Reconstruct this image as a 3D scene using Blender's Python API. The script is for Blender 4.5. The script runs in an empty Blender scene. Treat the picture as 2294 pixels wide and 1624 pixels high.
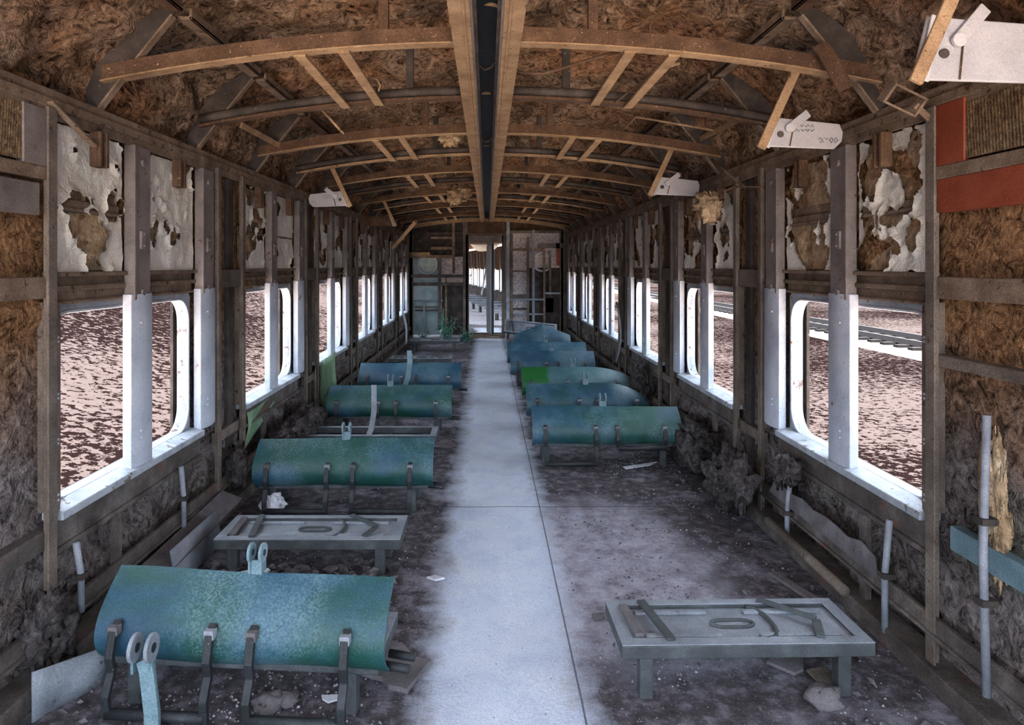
import bpy, math, random
from mathutils import Vector, Matrix, noise as mn
SC = bpy.context.scene
COL = SC.collection
PI = math.pi
# ------------------------------------------------------------------ camera, world, sun, exposure
F, VX, VY, CH = 1500.0, 1091.0, 594.0, 1.45          # focal length in pixels, vanishing point, eye height
cam = bpy.data.objects.new('camera', bpy.data.cameras.new('camera'))
COL.objects.link(cam); SC.camera = cam
cam.location = (0, 0, CH); cam.rotation_euler = (PI/2, 0, 0)
cam.data.sensor_width = 36; cam.data.lens = F/2294*36
cam.data.shift_x = (1147-VX)/2294; cam.data.shift_y = -(812-VY)/2294
cam.data.clip_start = .05; cam.data.clip_end = 400
w = bpy.data.worlds.new('sky'); SC.world = w; w.use_nodes = True
bg = w.node_tree.nodes['Background']
bg.inputs[0].default_value = (.74, .86, 1, 1); bg.inputs[1].default_value = 1.0
sd = bpy.data.lights.new('sun', 'SUN'); sd.energy = 9; sd.angle = .03; sd.color = (1, .92, .83)
sun = bpy.data.objects.new('sun', sd); COL.objects.link(sun); sun.rotation_euler = (math.radians(12), 0, 0)
SC.view_settings.view_transform = 'Standard'; SC.view_settings.look = 'None'
SC.view_settings.gamma = 1; SC.view_settings.use_curve_mapping = False
SC.view_settings.exposure = 3.0
SC.cycles.use_denoising = True
SC.cycles.max_bounces = 10; SC.cycles.diffuse_bounces = 7

def at(px, py, Y): return Vector(((px-VX)*Y/F, Y, CH-(py-VY)*Y/F))     # a pixel at a known distance
def fl(px, py): Y = CH*F/(py-VY); return Vector(((px-VX)*Y/F, Y, 0))    # a pixel on the floor
W = {-1: 1.53, 1: 1.56}
SIDE = {-1: 'left', 1: 'right'}
ORD = ['nearest', 'second', 'third', 'fourth', 'fifth', 'sixth', 'seventh', 'eighth', 'ninth', 'tenth', 'eleventh', 'twelfth', 'farthest']
YEND = 13.3
YSTART = -.9
# ------------------------------------------------------------------ materials
def mat(name, stops, scale=5, detail=9, rough=.85, bump=.4, bscale=60, dist=0, metal=0, stretch=(1, 1, 1), spk=None, chip=None, bdist=.01, world=False, extra=None):
    m = bpy.data.materials.new(name); m.use_nodes = True
    N, L = m.node_tree.nodes, m.node_tree.links
    B = N['Principled BSDF']
    tc = N.new('ShaderNodeTexCoord'); oi = N.new('ShaderNodeObjectInfo')
    add = N.new('ShaderNodeVectorMath'); add.operation = 'MULTIPLY_ADD'
    cmb = N.new('ShaderNodeCombineXYZ')
    for i in range(3): L.new(oi.outputs['Random'], cmb.inputs[i])
    L.new(cmb.outputs[0], add.inputs[0]); add.inputs[1].default_value = (0, 0, 0) if world else (13, 7, 17)
    L.new(tc.outputs['Object'], add.inputs[2])
    mp = N.new('ShaderNodeMapping'); mp.inputs['Scale'].default_value = stretch
    L.new(add.outputs[0], mp.inputs[0])
    def nz(sc, det=8, ro=.6, di=0):
        n = N.new('ShaderNodeTexNoise'); n.inputs['Scale'].default_value = sc; n.inputs['Detail'].default_value = det
        n.inputs['Roughness'].default_value = ro; n.inputs['Distortion'].default_value = di
        L.new(mp.outputs[0], n.inputs['Vector']); return n.outputs[0]
    def ramp(src, st, interp='LINEAR'):
        r = N.new('ShaderNodeValToRGB'); r.color_ramp.interpolation = interp
        e = r.color_ramp.elements
        while len(e) < len(st): e.new(.5)
        for q, (p, c) in zip(e, st): q.position = p; q.color = (c[0], c[1], c[2], 1)
        L.new(src, r.inputs[0]); return r.outputs[0]
    def mix(fac, a, b, mode='MIX'):
        x = N.new('ShaderNodeMix'); x.data_type = 'RGBA'; x.blend_type = mode
        for s, v in ((0, fac), (6, a), (7, b)):
            if hasattr(v, 'is_output') or hasattr(v, 'links'): L.new(v, x.inputs[s])
            else: x.inputs[s].default_value = v if s == 0 else (v[0], v[1], v[2], 1)
        return x.outputs[2]
    def math_(op, a, b=0.0, c=None, clamp=False):
        x = N.new('ShaderNodeMath'); x.operation = op; x.use_clamp = clamp
        for i, v in enumerate((a, b) if c is None else (a, b, c)):
            if hasattr(v, 'links'): L.new(v, x.inputs[i])
            else: x.inputs[i].default_value = v
        return x.outputs[0]
    T = dict(N=N, L=L, nz=nz, ramp=ramp, mix=mix, math=math_, tc=tc, mp=mp)
    c = ramp(nz(scale, detail, .62, dist), stops)
    if spk:                                               # spk = colour, threshold, scale
        f = ramp(nz(spk[2], 3, .6), [(spk[1], (0, 0, 0)), (spk[1]+.05, (1, 1, 1))])
        c = mix(f, c, spk[0])
    if chip:
        f = ramp(nz(chip[2], 6, .7), [(chip[1], (0, 0, 0)), (chip[1]+.03, (1, 1, 1))])
        c = mix(f, c, chip[0])
    if extra: c = extra(T, c)
    L.new(c, B.inputs['Base Color'])
    B.inputs['Specular IOR Level'].default_value = .5 if rough < .65 else (.25 if rough < .95 else 0)
    B.inputs['Roughness'].default_value = rough; B.inputs['Metallic'].default_value = metal
    if bump:
        b = N.new('ShaderNodeBump'); b.inputs['Strength'].default_value = bump; b.inputs['Distance'].default_value = bdist
        L.new(nz(bscale, 6, .65, dist), b.inputs['Height']); L.new(b.outputs[0], B.inputs['Normal'])
    return m
def grain(T, c, amt=.5, sc=160):                          # fine grime that breaks up every surface
    g = T['ramp'](T['nz'](sc, 2, .7), [(.3, (1-amt,)*3), (.7, (1,)*3)])
    return T['mix'](1.0, c, g, 'MULTIPLY')
G = lambda a, s=160: (lambda T, c: grain(T, c, a, s))
MAT = {}
def wool(T, c):
    f = T['ramp'](T['nz'](1.3, 3, .5), [(.45, (0, 0, 0)), (.62, (1, 1, 1))])
    c = T['mix'](T['math']('MULTIPLY', f, .55), c, (.62, .31, .16))
    g = T['ramp'](T['nz'](17, 9, .85, 1.2), [(.40, (.07, .055, .05)), (.5, (.62, .58, .55)), (.60, (1.1, 1.05, 1.0))])  # dark end of this noise paints shaded crevices into the wool colour
    return T['mix'](1.0, c, g, 'MULTIPLY')
def wool_low(T, c):
    f = T['ramp'](T['nz'](1.6, 3, .5), [(.56, (0, 0, 0)), (.68, (1, 1, 1))])
    c = T['mix'](T['math']('MULTIPLY', f, .35), c, (.12, .20, .08))
    g = T['ramp'](T['nz'](17, 9, .85, 1.2), [(.40, (.10, .09, .09)), (.5, (.66, .64, .64)), (.60, (1.1, 1.1, 1.1))])  # shaded crevices painted into the colour, as on the ceiling wool
    sz = T['N'].new('ShaderNodeSeparateXYZ'); T['L'].new(T['tc'].outputs['Object'], sz.inputs[0])
    h = T['math']('ADD', sz.outputs[2], T['math']('MULTIPLY', T['nz'](3, 4), .5))
    k = T['ramp'](T['math']('MULTIPLY', h, .5), [(.52, (0, 0, 0)), (.72, (1, 1, 1))])
    c = T['mix'](k, c, (.44, .25, .13))                   # the upper insulation is a browner batt than the lower one
    return T['mix'](1.0, c, g, 'MULTIPLY')
MAT['wool'] = mat('ceiling_insulation', [(.25, (.15, .095, .065)), (.42, (.34, .235, .165)), (.6, (.52, .39, .29)), (.8, (.68, .56, .45))], 4, 9, 1, 1.0, 22, .7, bdist=.06, extra=wool, world=True)
MAT['wool_wall'] = mat('wall_insulation', [(.25, (.13, .11, .10)), (.5, (.29, .25, .24)), (.75, (.46, .41, .40))], 4, 9, 1, 1.0, 22, .7, bdist=.05, extra=wool_low, world=True)
MAT['wool_tan'] = mat('torn_tan_insulation', [(.25, (.26, .15, .08)), (.42, (.56, .37, .22)), (.6, (.78, .58, .38)), (.75, (.86, .74, .58))], 6, 9, 1, 1.0, 20, .8, bdist=.05, extra=G(.4, 30))
MAT['wool_grey'] = mat('fallen_grey_insulation', [(.25, (.08, .07, .07)), (.5, (.18, .155, .155)), (.75, (.30, .27, .27))], 8, 9, 1, 1.0, 30, 1.5, bdist=.04, extra=G(.6, 40))
MAT['rust'] = mat('rusty_brown_steel', [(.25, (.05, .027, .016)), (.5, (.115, .065, .04)), (.75, (.21, .125, .078))], 7, 9, .8, .4, 90, spk=((.40, .28, .18), .66, 70), extra=G(.5))
MAT['dust'] = mat('dusty_tan_steel', [(.25, (.20, .12, .07)), (.5, (.37, .24, .14)), (.75, (.52, .37, .23))], 9, 9, .85, .4, 90, chip=((.10, .05, .03), .62, 30), extra=G(.4))
MAT['dark'] = mat('dark_steel', [(.25, (.022, .018, .016)), (.5, (.05, .04, .036)), (.75, (.11, .09, .08))], 8, 9, .7, .4, 90, spk=((.22, .18, .16), .68, 60))
MAT['iron'] = mat('black_iron', [(.3, (.008, .009, .011)), (.6, (.02, .023, .028)), (.8, (.06, .065, .08))], 10, 8, .55, .4, 90, spk=((.25, .27, .32), .70, 60))
MAT['grey'] = mat('grey_painted_steel', [(.3, (.15, .125, .115)), (.5, (.24, .205, .19)), (.7, (.31, .27, .26))], 6, 9, .7, .3, 120, chip=((.14, .07, .04), .63, 14), extra=G(.35, 220))
MAT['rail'] = mat('grimy_brown_rail', [(.25, (.11, .075, .05)), (.5, (.24, .17, .12)), (.75, (.40, .31, .24))], 9, 9, .85, .5, 70, chip=((.07, .045, .03), .6, 20), extra=G(.45))
MAT['post'] = mat('grimy_grey_post', [(.25, (.09, .075, .062)), (.5, (.18, .145, .12)), (.75, (.30, .25, .21))], 7, 9, .8, .4, 90, chip=((.08, .04, .025), .62, 20), extra=G(.45))
MAT['lowrail'] = mat('lower_grey_rail', [(.25, (.05, .042, .038)), (.5, (.125, .105, .095)), (.75, (.25, .22, .205))], 8, 9, .85, .5, 70, chip=((.20, .09, .07), .60, 6), extra=G(.5))
MAT['white'] = mat('white_paint_and_glow', [(.3, (.42, .46, .55)), (.5, (.58, .62, .72)), (.7, (.68, .72, .80))], 5, 9, .65, .35, 120, chip=((.30, .13, .08), .66, 9), spk=((.24, .22, .23), .68, 70), extra=G(.35, 240))  # white paint; on the uprights it also carries the glow of the windows
MAT['sill'] = mat('chipped_sill_paint', [(.3, (.24, .26, .29)), (.5, (.38, .41, .46)), (.7, (.52, .56, .63))], 7, 8, .6, .35, 90, chip=((.16, .11, .09), .60, 18), extra=G(.3, 200))
MAT['film'] = mat('torn_white_film', [(.25, (.56, .50, .42)), (.45, (.80, .75, .66)), (.7, (.90, .87, .80))], 4, 8, .6, .6, 12, 1.0, bdist=.025, spk=((.40, .30, .20), .68, 40), extra=G(.25, 120))
MAT['enamel'] = mat('white_enamel_sheet', [(.3, (.36, .35, .38)), (.5, (.46, .45, .48)), (.7, (.54, .53, .55))], 4, 8, .5, .2, 90, chip=((.24, .13, .08), .66, 12), extra=G(.25, 200))
MAT['orange'] = mat('orange_red_paint', [(.3, (.17, .028, .012)), (.5, (.29, .055, .022)), (.7, (.37, .095, .042))], 5, 8, .6, .3, 120, spk=((.7, .4, .25), .72, 60), extra=G(.4, 240))
MAT['meshgrille'] = mat('tan_mesh_grille', [(.3, (.10, .06, .035)), (.5, (.26, .165, .09)), (.7, (.46, .32, .19))], 50, 4, .8, 1, 110, bdist=.02)
MAT['green'] = mat('peeling_green_paint', [(.3, (.10, .22, .12)), (.5, (.24, .36, .22)), (.7, (.52, .60, .48))], 4, 8, .7, .4, 80, stretch=(1, 1, .3), extra=G(.4, 160))
MAT['paleblue'] = mat('pale_teal_paint', [(.3, (.09, .17, .21)), (.5, (.17, .27, .32)), (.7, (.28, .38, .42))], 5, 8, .6, .3, 80, extra=G(.4, 160))
MAT['pipe'] = mat('blue_grey_conduit', [(.3, (.17, .18, .22)), (.6, (.29, .31, .36))], 9, 6, .6, .3, 80, extra=G(.3))
MAT['pan'] = mat('dusty_seat_pan', [(.25, (.15, .17, .20)), (.5, (.27, .30, .35)), (.75, (.42, .45, .51))], 6, 9, .6, .4, 90, chip=((.09, .09, .10), .66, 16), extra=G(.4, 200))
MAT['panframe'] = mat('dull_bench_steel', [(.25, (.03, .034, .038)), (.5, (.062, .07, .078)), (.75, (.13, .15, .16))], 8, 9, .6, .4, 90, extra=G(.4, 180))
MAT['board'] = mat('weathered_board', [(.25, (.08, .07, .08)), (.5, (.16, .145, .155)), (.75, (.26, .24, .26))], 7, 9, .9, .5, 60, spk=((.06, .05, .05), .66, 40), extra=G(.35))
MAT['leaf'] = mat('dry_leaf', [(.3, (.04, .034, .036)), (.5, (.095, .083, .09)), (.75, (.24, .22, .25))], 14, 6, .9, .4, 60)
MAT['gravel'] = mat('floor_grit', [(.3, (.04, .035, .04)), (.5, (.13, .115, .13)), (.68, (.42, .40, .46))], 60, 3, .9, .3, 60)
MAT['paper'] = mat('crumpled_paper', [(.3, (.45, .46, .52)), (.6, (.72, .73, .80))], 9, 6, .8, .6, 30)
MAT['plant'] = mat('shrub_leaf', [(.3, (.04, .13, .10)), (.5, (.09, .24, .18)), (.75, (.20, .38, .29))], 30, 4, .6, .2, 60)
MAT['ballast'] = mat('track_ballast', [(.3, (.026, .022, .022)), (.5, (.034, .029, .029)), (.7, (.040, .034, .034))], 8, 6, .9, .4, 20)
MAT['sleeper'] = mat('dark_sleeper', [(.3, (.004, .003, .003)), (.7, (.01, .008, .008))], 5, 4, .9, 0)
MAT['ink'] = mat('black_marker', [(.3, (.02, .02, .03)), (.7, (.05, .05, .06))], 8, 2, .7, 0)
MAT['partition'] = mat('pale_teal_partition_board', [(.3, (.24, .36, .38)), (.5, (.44, .56, .58)), (.7, (.62, .70, .72))], 6, 8, .7, .3, 80, extra=G(.4, 90))
MAT['patterned'] = mat('mottled_partition_board', [(.3, (.22, .17, .17)), (.48, (.56, .50, .51)), (.65, (.78, .72, .73))], 26, 5, .8, .4, 60)
def teal(name, ofs, blue=.5):
    def ex(T, c):
        f = T['ramp'](T['nz'](2.2, 5, .6, .6), [(blue-.08, (0, 0, 0)), (blue+.10, (1, 1, 1))])
        c = T['mix'](f, c, (.014, .085, .068))
        s = T['ramp'](T['nz'](3.0, 4, .6), [(.44, (0, 0, 0)), (.60, (1, 1, 1))])
        k = T['ramp'](T['nz'](120, 3, .75), [(.45, (0, 0, 0)), (.55, (1, 1, 1))])
        c = T['mix'](T['math']('MULTIPLY', T['math']('MULTIPLY', s, k), .6), c, (.17, .28, .31))
        return grain(T, c, .45, 140)
    return mat(name, [(.3, (.022, .075, .135)), (.5, (.04, .12, .19)), (.7, (.08, .19, .27))], 3.0, 8, .45, .3, 130, chip=((.035, .04, .05), .70, 22), extra=ex)
MAT['teal'] = teal('worn_teal_paint', 0, .50)
MAT['tealgreen'] = teal('worn_green_paint', 3, .455)
MAT['blue'] = teal('worn_blue_paint', 5, .66)
def greenend(T, c):
    s = T['N'].new('ShaderNodeSeparateXYZ'); T['L'].new(T['tc'].outputs['Generated'], s.inputs[0])
    f = T['math']('ADD', s.outputs[0], T['math']('MULTIPLY', T['math']('SUBTRACT', T['nz'](14, 4), .5), .12))
    f = T['ramp'](f, [(.23, (1, 1, 1)), (.27, (0, 0, 0))])
    return grain(T, T['mix'](f, c, (.015, .16, .035)), .45, 140)
MAT['greenend'] = mat('teal_paint_with_green_end', [(.3, (.03, .10, .13)), (.5, (.07, .17, .20)), (.7, (.15, .27, .29))], 3, 8, .45, .3, 130, extra=greenend)
def floor_extra(T, c):
    N, L, mth, ramp, nz, mix = T['N'], T['L'], T['math'], T['ramp'], T['nz'], T['mix']
    s = N.new('ShaderNodeSeparateXYZ'); L.new(T['tc'].outputs['Object'], s.inputs[0])
    x = mth('ABSOLUTE', mth('SUBTRACT', s.outputs[0], .06))
    ed = mth('ADD', x, mth('MULTIPLY', mth('SUBTRACT', nz(5, 8, .7), .5), .30))
    aisle = ramp(ed, [(.20, (1, 1, 1)), (.34, (0, 0, 0))])
    # dusty trodden patch right of the aisle, between the benches
    px = mth('DIVIDE', mth('SUBTRACT', s.outputs[0], .62), .52); py = mth('DIVIDE', mth('SUBTRACT', s.outputs[1], 3.25), 1.0)
    r2 = mth('ADD', mth('MULTIPLY', px, px), mth('MULTIPLY', py, py))
    r2 = mth('ADD', r2, mth('MULTIPLY', mth('SUBTRACT', nz(4, 8, .7), .5), 1.8))
    patch = ramp(r2, [(.35, (1, 1, 1)), (1.0, (0, 0, 0))])
    dusty = ramp(nz(9, 8, .75), [(.35, (.20, .18, .22)), (.5, (.40, .38, .46)), (.68, (.58, .58, .68))])
    c = mix(mth('MULTIPLY', patch, .9), c, dusty)
    spots = ramp(nz(2.2, 7, .7), [(.52, (0, 0, 0)), (.62, (1, 1, 1))])
    c = mix(mth('MULTIPLY', spots, .5), c, dusty)
    pale = ramp(nz(5, 8, .65), [(.3, (.58, .65, .84)), (.5, (.72, .79, .95)), (.7, (.80, .86, .98))])
    c = mix(aisle, c, pale)
    for ax, pos, hw in ((0, .315, .0035), (1, 4.02, .006)):   # seams in the floor sheet
        d = mth('ABSOLUTE', mth('SUBTRACT', s.outputs[ax], pos))
        c = mix(mth('MULTIPLY', mth('LESS_THAN', d, hw), .75), c, (.06, .06, .09))
    pits = ramp(nz(70, 2, .5), [(.70, (0, 0, 0)), (.74, (1, 1, 1))])
    c = mix(mth('MULTIPLY', pits, .8), c, (.07, .07, .10))
    return grain(T, c, .35, 170)
MAT['floor'] = mat('worn_dusty_floor', [(.3, (.035, .03, .034)), (.5, (.085, .075, .085)), (.66, (.22, .20, .24))], 16, 9, .9, .5, 60, spk=((.42, .42, .50), .64, 110), extra=floor_extra, world=True)
def ground_extra(T, c):
    mth, ramp, nz, mix = T['math'], T['ramp'], T['nz'], T['mix']
    s = T['N'].new('ShaderNodeSeparateXYZ'); T['L'].new(T['tc'].outputs['Object'], s.inputs[0])
    dens = mth('ADD', mth('MULTIPLY', mth('SUBTRACT', nz(.13, 4, .6), .48), 1.5), mth('MULTIPLY', s.outputs[0], .0022))
    fine = mth('ADD', mth('MULTIPLY', mth('SUBTRACT', nz(7, 3, .7), .5), 2.2), mth('ADD', dens, .5))
    f = ramp(fine, [(.47, (0, 0, 0)), (.53, (1, 1, 1))])
    c = mix(f, c, (.0034, .0020, .0021))
    near = mth('LESS_THAN', mth('ADD', mth('ABSOLUTE', s.outputs[0]), mth('MULTIPLY', nz(1.2, 5, .6), .6)), 4.1)  # unseen pale strip beside the train, added to bounce sunlight up to the ceiling
    return mix(near, c, (.64, .51, .40))
MAT['ground'] = mat('pink_speckled_earth', [(.3, (.027, .0215, .0215)), (.7, (.033, .027, .027))], 3, 4, 1, 0, extra=ground_extra, world=True)

# ------------------------------------------------------------------ mesh builder
class MB:
    def __init__(s): s.v = []; s.f = []
    def add(s, vs, fs):
        o = len(s.v); s.v += [Vector(p) for p in vs]; s.f += [tuple(i+o for i in f) for f in fs]
        return s
    def box(s, x0, x1, y0, y1, z0, z1, M=None):
        vs = [Vector((x, y, z)) for x in (x0, x1) for y in (y0, y1) for z in (z0, z1)]
        if M: vs = [M @ p for p in vs]
        fs = [(0, 1, 3, 2), (4, 6, 7, 5), (0, 4, 5, 1), (2, 3, 7, 6), (0, 2, 6, 4), (1, 5, 7, 3)]
        if (x1 < x0) ^ (y1 < y0) ^ (z1 < z0): fs = [f[::-1] for f in fs]
        return s.add(vs, fs)
    def bar(s, p, q, w, h, up=(0, 0, 1)):
        p, q = Vector(p), Vector(q); d = (q-p).normalized(); u = Vector(up)
        if abs(d.dot(u)) > .98: u = Vector((0, 1, 0))
        r = d.cross(u).normalized(); u = r.cross(d)
        vs = [a + r*(i*w/2) + u*(j*h/2) for a in (p, q) for i in (-1, 1) for j in (-1, 1)]
        return s.add(vs, [(0, 1, 3, 2), (4, 6, 7, 5), (0, 4, 5, 1), (2, 3, 7, 6), (0, 2, 6, 4), (1, 5, 7, 3)])
    def strip(s, pts, w, h, up=(0, 0, 1)):
        pts = [Vector(p) for p in pts]; rings = []
        for i, p in enumerate(pts):
            d = (pts[min(i+1, len(pts)-1)]-pts[max(i-1, 0)]).normalized(); u = Vector(up)
            if abs(d.dot(u)) > .98: u = Vector((0, 1, 0))
            r = d.cross(u).normalized(); u = r.cross(d)
            rings.append([p+r*(a*w/2)+u*(b*h/2) for a, b in ((-1, -1), (1, -1), (1, 1), (-1, 1))])
        return s.rings(rings)
    def rings(s, rings, closed=False):
        n = len(rings[0]); vs = [p for r in rings for p in r]; fs = []
        m = len(rings)
        for i in range(m if closed else m-1):
            for j in range(n): fs.append((i*n+j, i*n+(j+1) % n, ((i+1) % m)*n+(j+1) % n, ((i+1) % m)*n+j))
        if not closed: fs += [tuple(range(n))[::-1], tuple(range((m-1)*n, m*n))]
        return s.add(vs, fs)
    def tube(s, pts, r, n=10, closed=False):
        pts = [Vector(p) for p in pts]; rings = []; ref = None; k = len(pts)
        for i, p in enumerate(pts):
            a, b = (pts[i-1], pts[(i+1) % k]) if closed else (pts[max(i-1, 0)], pts[min(i+1, k-1)])
            d = (b-a).normalized()
            if ref is None: ref = d.orthogonal().normalized()
            ref = (ref-d*ref.dot(d)).normalized(); q = d.cross(ref)
            rr = r[i] if isinstance(r, (list, tuple)) else r
            rings.append([p+ref*(rr*math.cos(t*2*PI/n))+q*(rr*math.sin(t*2*PI/n)) for t in range(n)])
        return s.rings(rings, closed)
    def prism(s, poly, vec):
        n = len(poly); v = Vector(vec); a = [Vector(p) for p in poly]
        return s.add(a+[p+v for p in a], [tuple(range(n))[::-1], tuple(range(n, 2*n))]+[(i, (i+1) % n, n+(i+1) % n, n+i) for i in range(n)])
    def sheet(s, grid, th, nrm=None):
        # grid[i][j] of points -> a solid curved sheet
        m, n = len(grid), len(grid[0]); A = [Vector(p) for r in grid for p in r]; B = []
        for i in range(m):
            for j in range(n):
                du = Vector(grid[min(i+1, m-1)][j])-Vector(grid[max(i-1, 0)][j]); dv = Vector(grid[i][min(j+1, n-1)])-Vector(grid[i][max(j-1, 0)])
                B.append(Vector(grid[i][j])-du.cross(dv).normalized()*th)
        k = m*n; fs = []
        for i in range(m-1):
            for j in range(n-1):
                q = (i*n+j, (i+1)*n+j, (i+1)*n+j+1, i*n+j+1); fs += [q, tuple(t+k for t in q[::-1])]
        for i in range(m-1):
            for j in (0, n-1):
                q = (i*n+j, (i+1)*n+j, (i+1)*n+j+k, i*n+j+k); fs.append(q[::-1] if j == 0 else q)
        for j in range(n-1):
            for i in (0, m-1):
                q = (i*n+j, i*n+j+1, i*n+j+1+k, i*n+j+k); fs.append(q if i == 0 else q[::-1])
        return s.add(A+B, fs)
    def blob(s, c, r, seed=0, rough=.35, n=10, m=7, freq=1.6):
        c = Vector(c); r = Vector(r) if not isinstance(r, (int, float)) else Vector((r, r, r)); vs = []; fs = []
        for i in range(m+1):
            th = PI*i/m
            for j in range(n):
                ph = 2*PI*j/n; d = Vector((math.sin(th)*math.cos(ph), math.sin(th)*math.sin(ph), math.cos(th)))
                k = 1+rough*(mn.fractal(d*freq+Vector((seed*7.3, seed*3.1, seed)), .8, 2, 4))
                vs.append(c+Vector((d.x*r.x, d.y*r.y, d.z*r.z))*k)
        for i in range(m):
            for j in range(n): fs.append((i*n+j, (i+1)*n+j, (i+1)*n+(j+1) % n, i*n+(j+1) % n))
        return s.add(vs, fs)
    def build(s, name, m, parent=None, smooth=False, bevel=0, origin=None):
        if parent is None and origin is None:
            lo = [min(p[i] for p in s.v) for i in range(3)]; hi = [max(p[i] for p in s.v) for i in range(3)]
            origin = Vector(((lo[0]+hi[0])/2, (lo[1]+hi[1])/2, lo[2]))
        o_ = Vector(origin) if origin is not None else Vector()
        me = bpy.data.meshes.new(name); me.from_pydata([tuple(p-o_) for p in s.v], [], s.f); me.update()
        if smooth: me.polygons.foreach_set('use_smooth', [True]*len(me.polygons))
        me.materials.append(MAT[m] if isinstance(m, str) else m)
        o = bpy.data.objects.new(name, me); COL.objects.link(o); o.location = o_
        if parent is not None: o.parent = parent
        if bevel:
            b = o.modifiers.new('bevel', 'BEVEL'); b.width = bevel; b.segments = 2; b.limit_method = 'ANGLE'
        return o
def tag(o, label, cat, group=None, kind=None):
    o['label'] = label; o['category'] = cat
    if group: o['group'] = group
    if kind: o['kind'] = kind
    return o
def root(name, loc, label, cat, group=None, kind=None, rz=0):
    o = bpy.data.objects.new(name, None); COL.objects.link(o); o.location = loc; o.rotation_euler.z = rz
    o.empty_display_size = .1
    return tag(o, label, cat, group, kind)
def solo(mb, name, m, label, cat, group=None, kind=None, **k): return tag(mb.build(name, m, **k), label, cat, group, kind)

# ------------------------------------------------------------------ outside
g = MB()
gx = [(-150, 6), (-30, 3.2), (-17, 1.9), (-11, .35), (-7, -.75), (-4.9, -1.2), (0, -1.2), (5, -1.2), (60, -1.1), (150, -.9)]
g.add([(x, y, z) for x, z in gx for y in (-60, 200)], [(2*i, 2*i+2, 2*i+3, 2*i+1) for i in range(len(gx)-1)])
solo(g, 'ground', 'ground', 'bare pink speckled desert ground outside the carriage windows', 'ground', kind='structure', origin=(0, 0, -1.2))
def track(x, label):
    t = root('railway_track', (x, 0, -1.2), label, 'railway track')
    b = MB(); b.prism([(-1.5, -10, 0), (1.5, -10, 0), (1.1, -10, .16), (-1.1, -10, .16)], (0, 110, 0)); b.build('ballast', 'ballast', t)
    for k in range(70): MB().box(-1.0, 1.0, 2+k*.7, 2.24+k*.7, .16, .24).build('sleeper', 'sleeper', t)
    for sx in (-.6, .6): MB().box(sx-.05, sx+.05, -10, 100, .24, .40).build('steel_rail', 'ballast', t)
track(13.4, 'railway track running across the ground outside the right windows')

# ------------------------------------------------------------------ floor, roof, walls
fb = MB(); nx, ny = 60, 150
def fz(x, y): return .006*mn.fractal(Vector((x*4, y*4, 0)), .7, 2, 4)
X0, X1, Y0, Y1 = -1.66, 1.70, -1.5, YEND+2.2
fb.add([(X0+(X1-X0)*i/nx, Y0+(Y1-Y0)*j/ny, fz(X0+(X1-X0)*i/nx, Y0+(Y1-Y0)*j/ny)) for i in range(nx+1) for j in range(ny+1)],
       [(i*(ny+1)+j, (i+1)*(ny+1)+j, (i+1)*(ny+1)+j+1, i*(ny+1)+j+1) for i in range(nx) for j in range(ny)])
fb.box(X0, X1, Y0, Y1, -.14, -.02)
solo(fb, 'floor', 'floor', 'dirty carriage floor with a pale worn aisle down the middle', 'floor', kind='structure', origin=(0, 0, 0), smooth=True)

def roofz(x, o=0):
    t = min(1, abs(x)/(1.63-o)); return 2.0+(.68-o)*(1-t**3)**(1/2.2)
rb = MB(); NU, NV = 96, 300
def roofp(i, j):
    u = -1+2*i/NU; y = YSTART+(YEND+2.2-YSTART)*j/NV
    a = u*PI/2; x = 1.63*math.copysign(abs(math.sin(a))**.8, a); x = max(-1.63, min(1.63, x)); z = roofz(x)
    d = .075*mn.fractal(Vector((x*3.2, y*3.2, z*3)), .8, 2, 5)+.035*mn.fractal(Vector((x*11, y*11, z*9+5)), .9, 2, 3)
    nrm = Vector((-x*.9, 0, -(1.4-abs(x)*.55))).normalized()
    return Vector((x, y, z))+nrm*(d if abs(u) < .97 else 0)
rb.add([roofp(i, j) for i in range(NU+1) for j in range(NV+1)], [(i*(NV+1)+j, i*(NV+1)+j+1, (i+1)*(NV+1)+j+1, (i+1)*(NV+1)+j) for i in range(NU) for j in range(NV)])
solo(rb, 'ceiling', 'wool', 'arched ceiling lined with shaggy brown insulation', 'ceiling', kind='structure', origin=(0, 0, 0), smooth=True)
sk = MB()                                        # the steel skin above the insulation keeps daylight out
for i in range(24):
    xa, xb = -1.72+3.44*i/24, -1.72+3.44*(i+1)/24
    za, zb = [2.06+.74*(1-(abs(x)/1.72)**3)**(1/2.2) for x in (xa, xb)]
    sk.add([(xa, YSTART, za), (xb, YSTART, zb), (xb, YEND+2.2, zb), (xa, YEND+2.2, za), (xa, YSTART, za+.02), (xb, YSTART, zb+.02), (xb, YEND+2.2, zb+.02), (xa, YEND+2.2, za+.02)], [(0, 3, 2, 1), (4, 5, 6, 7)])
solo(sk, 'roof_skin', 'dark', 'dark steel outer skin above the ceiling insulation', 'roof', kind='structure', origin=(0, 0, 0), smooth=True)

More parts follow.
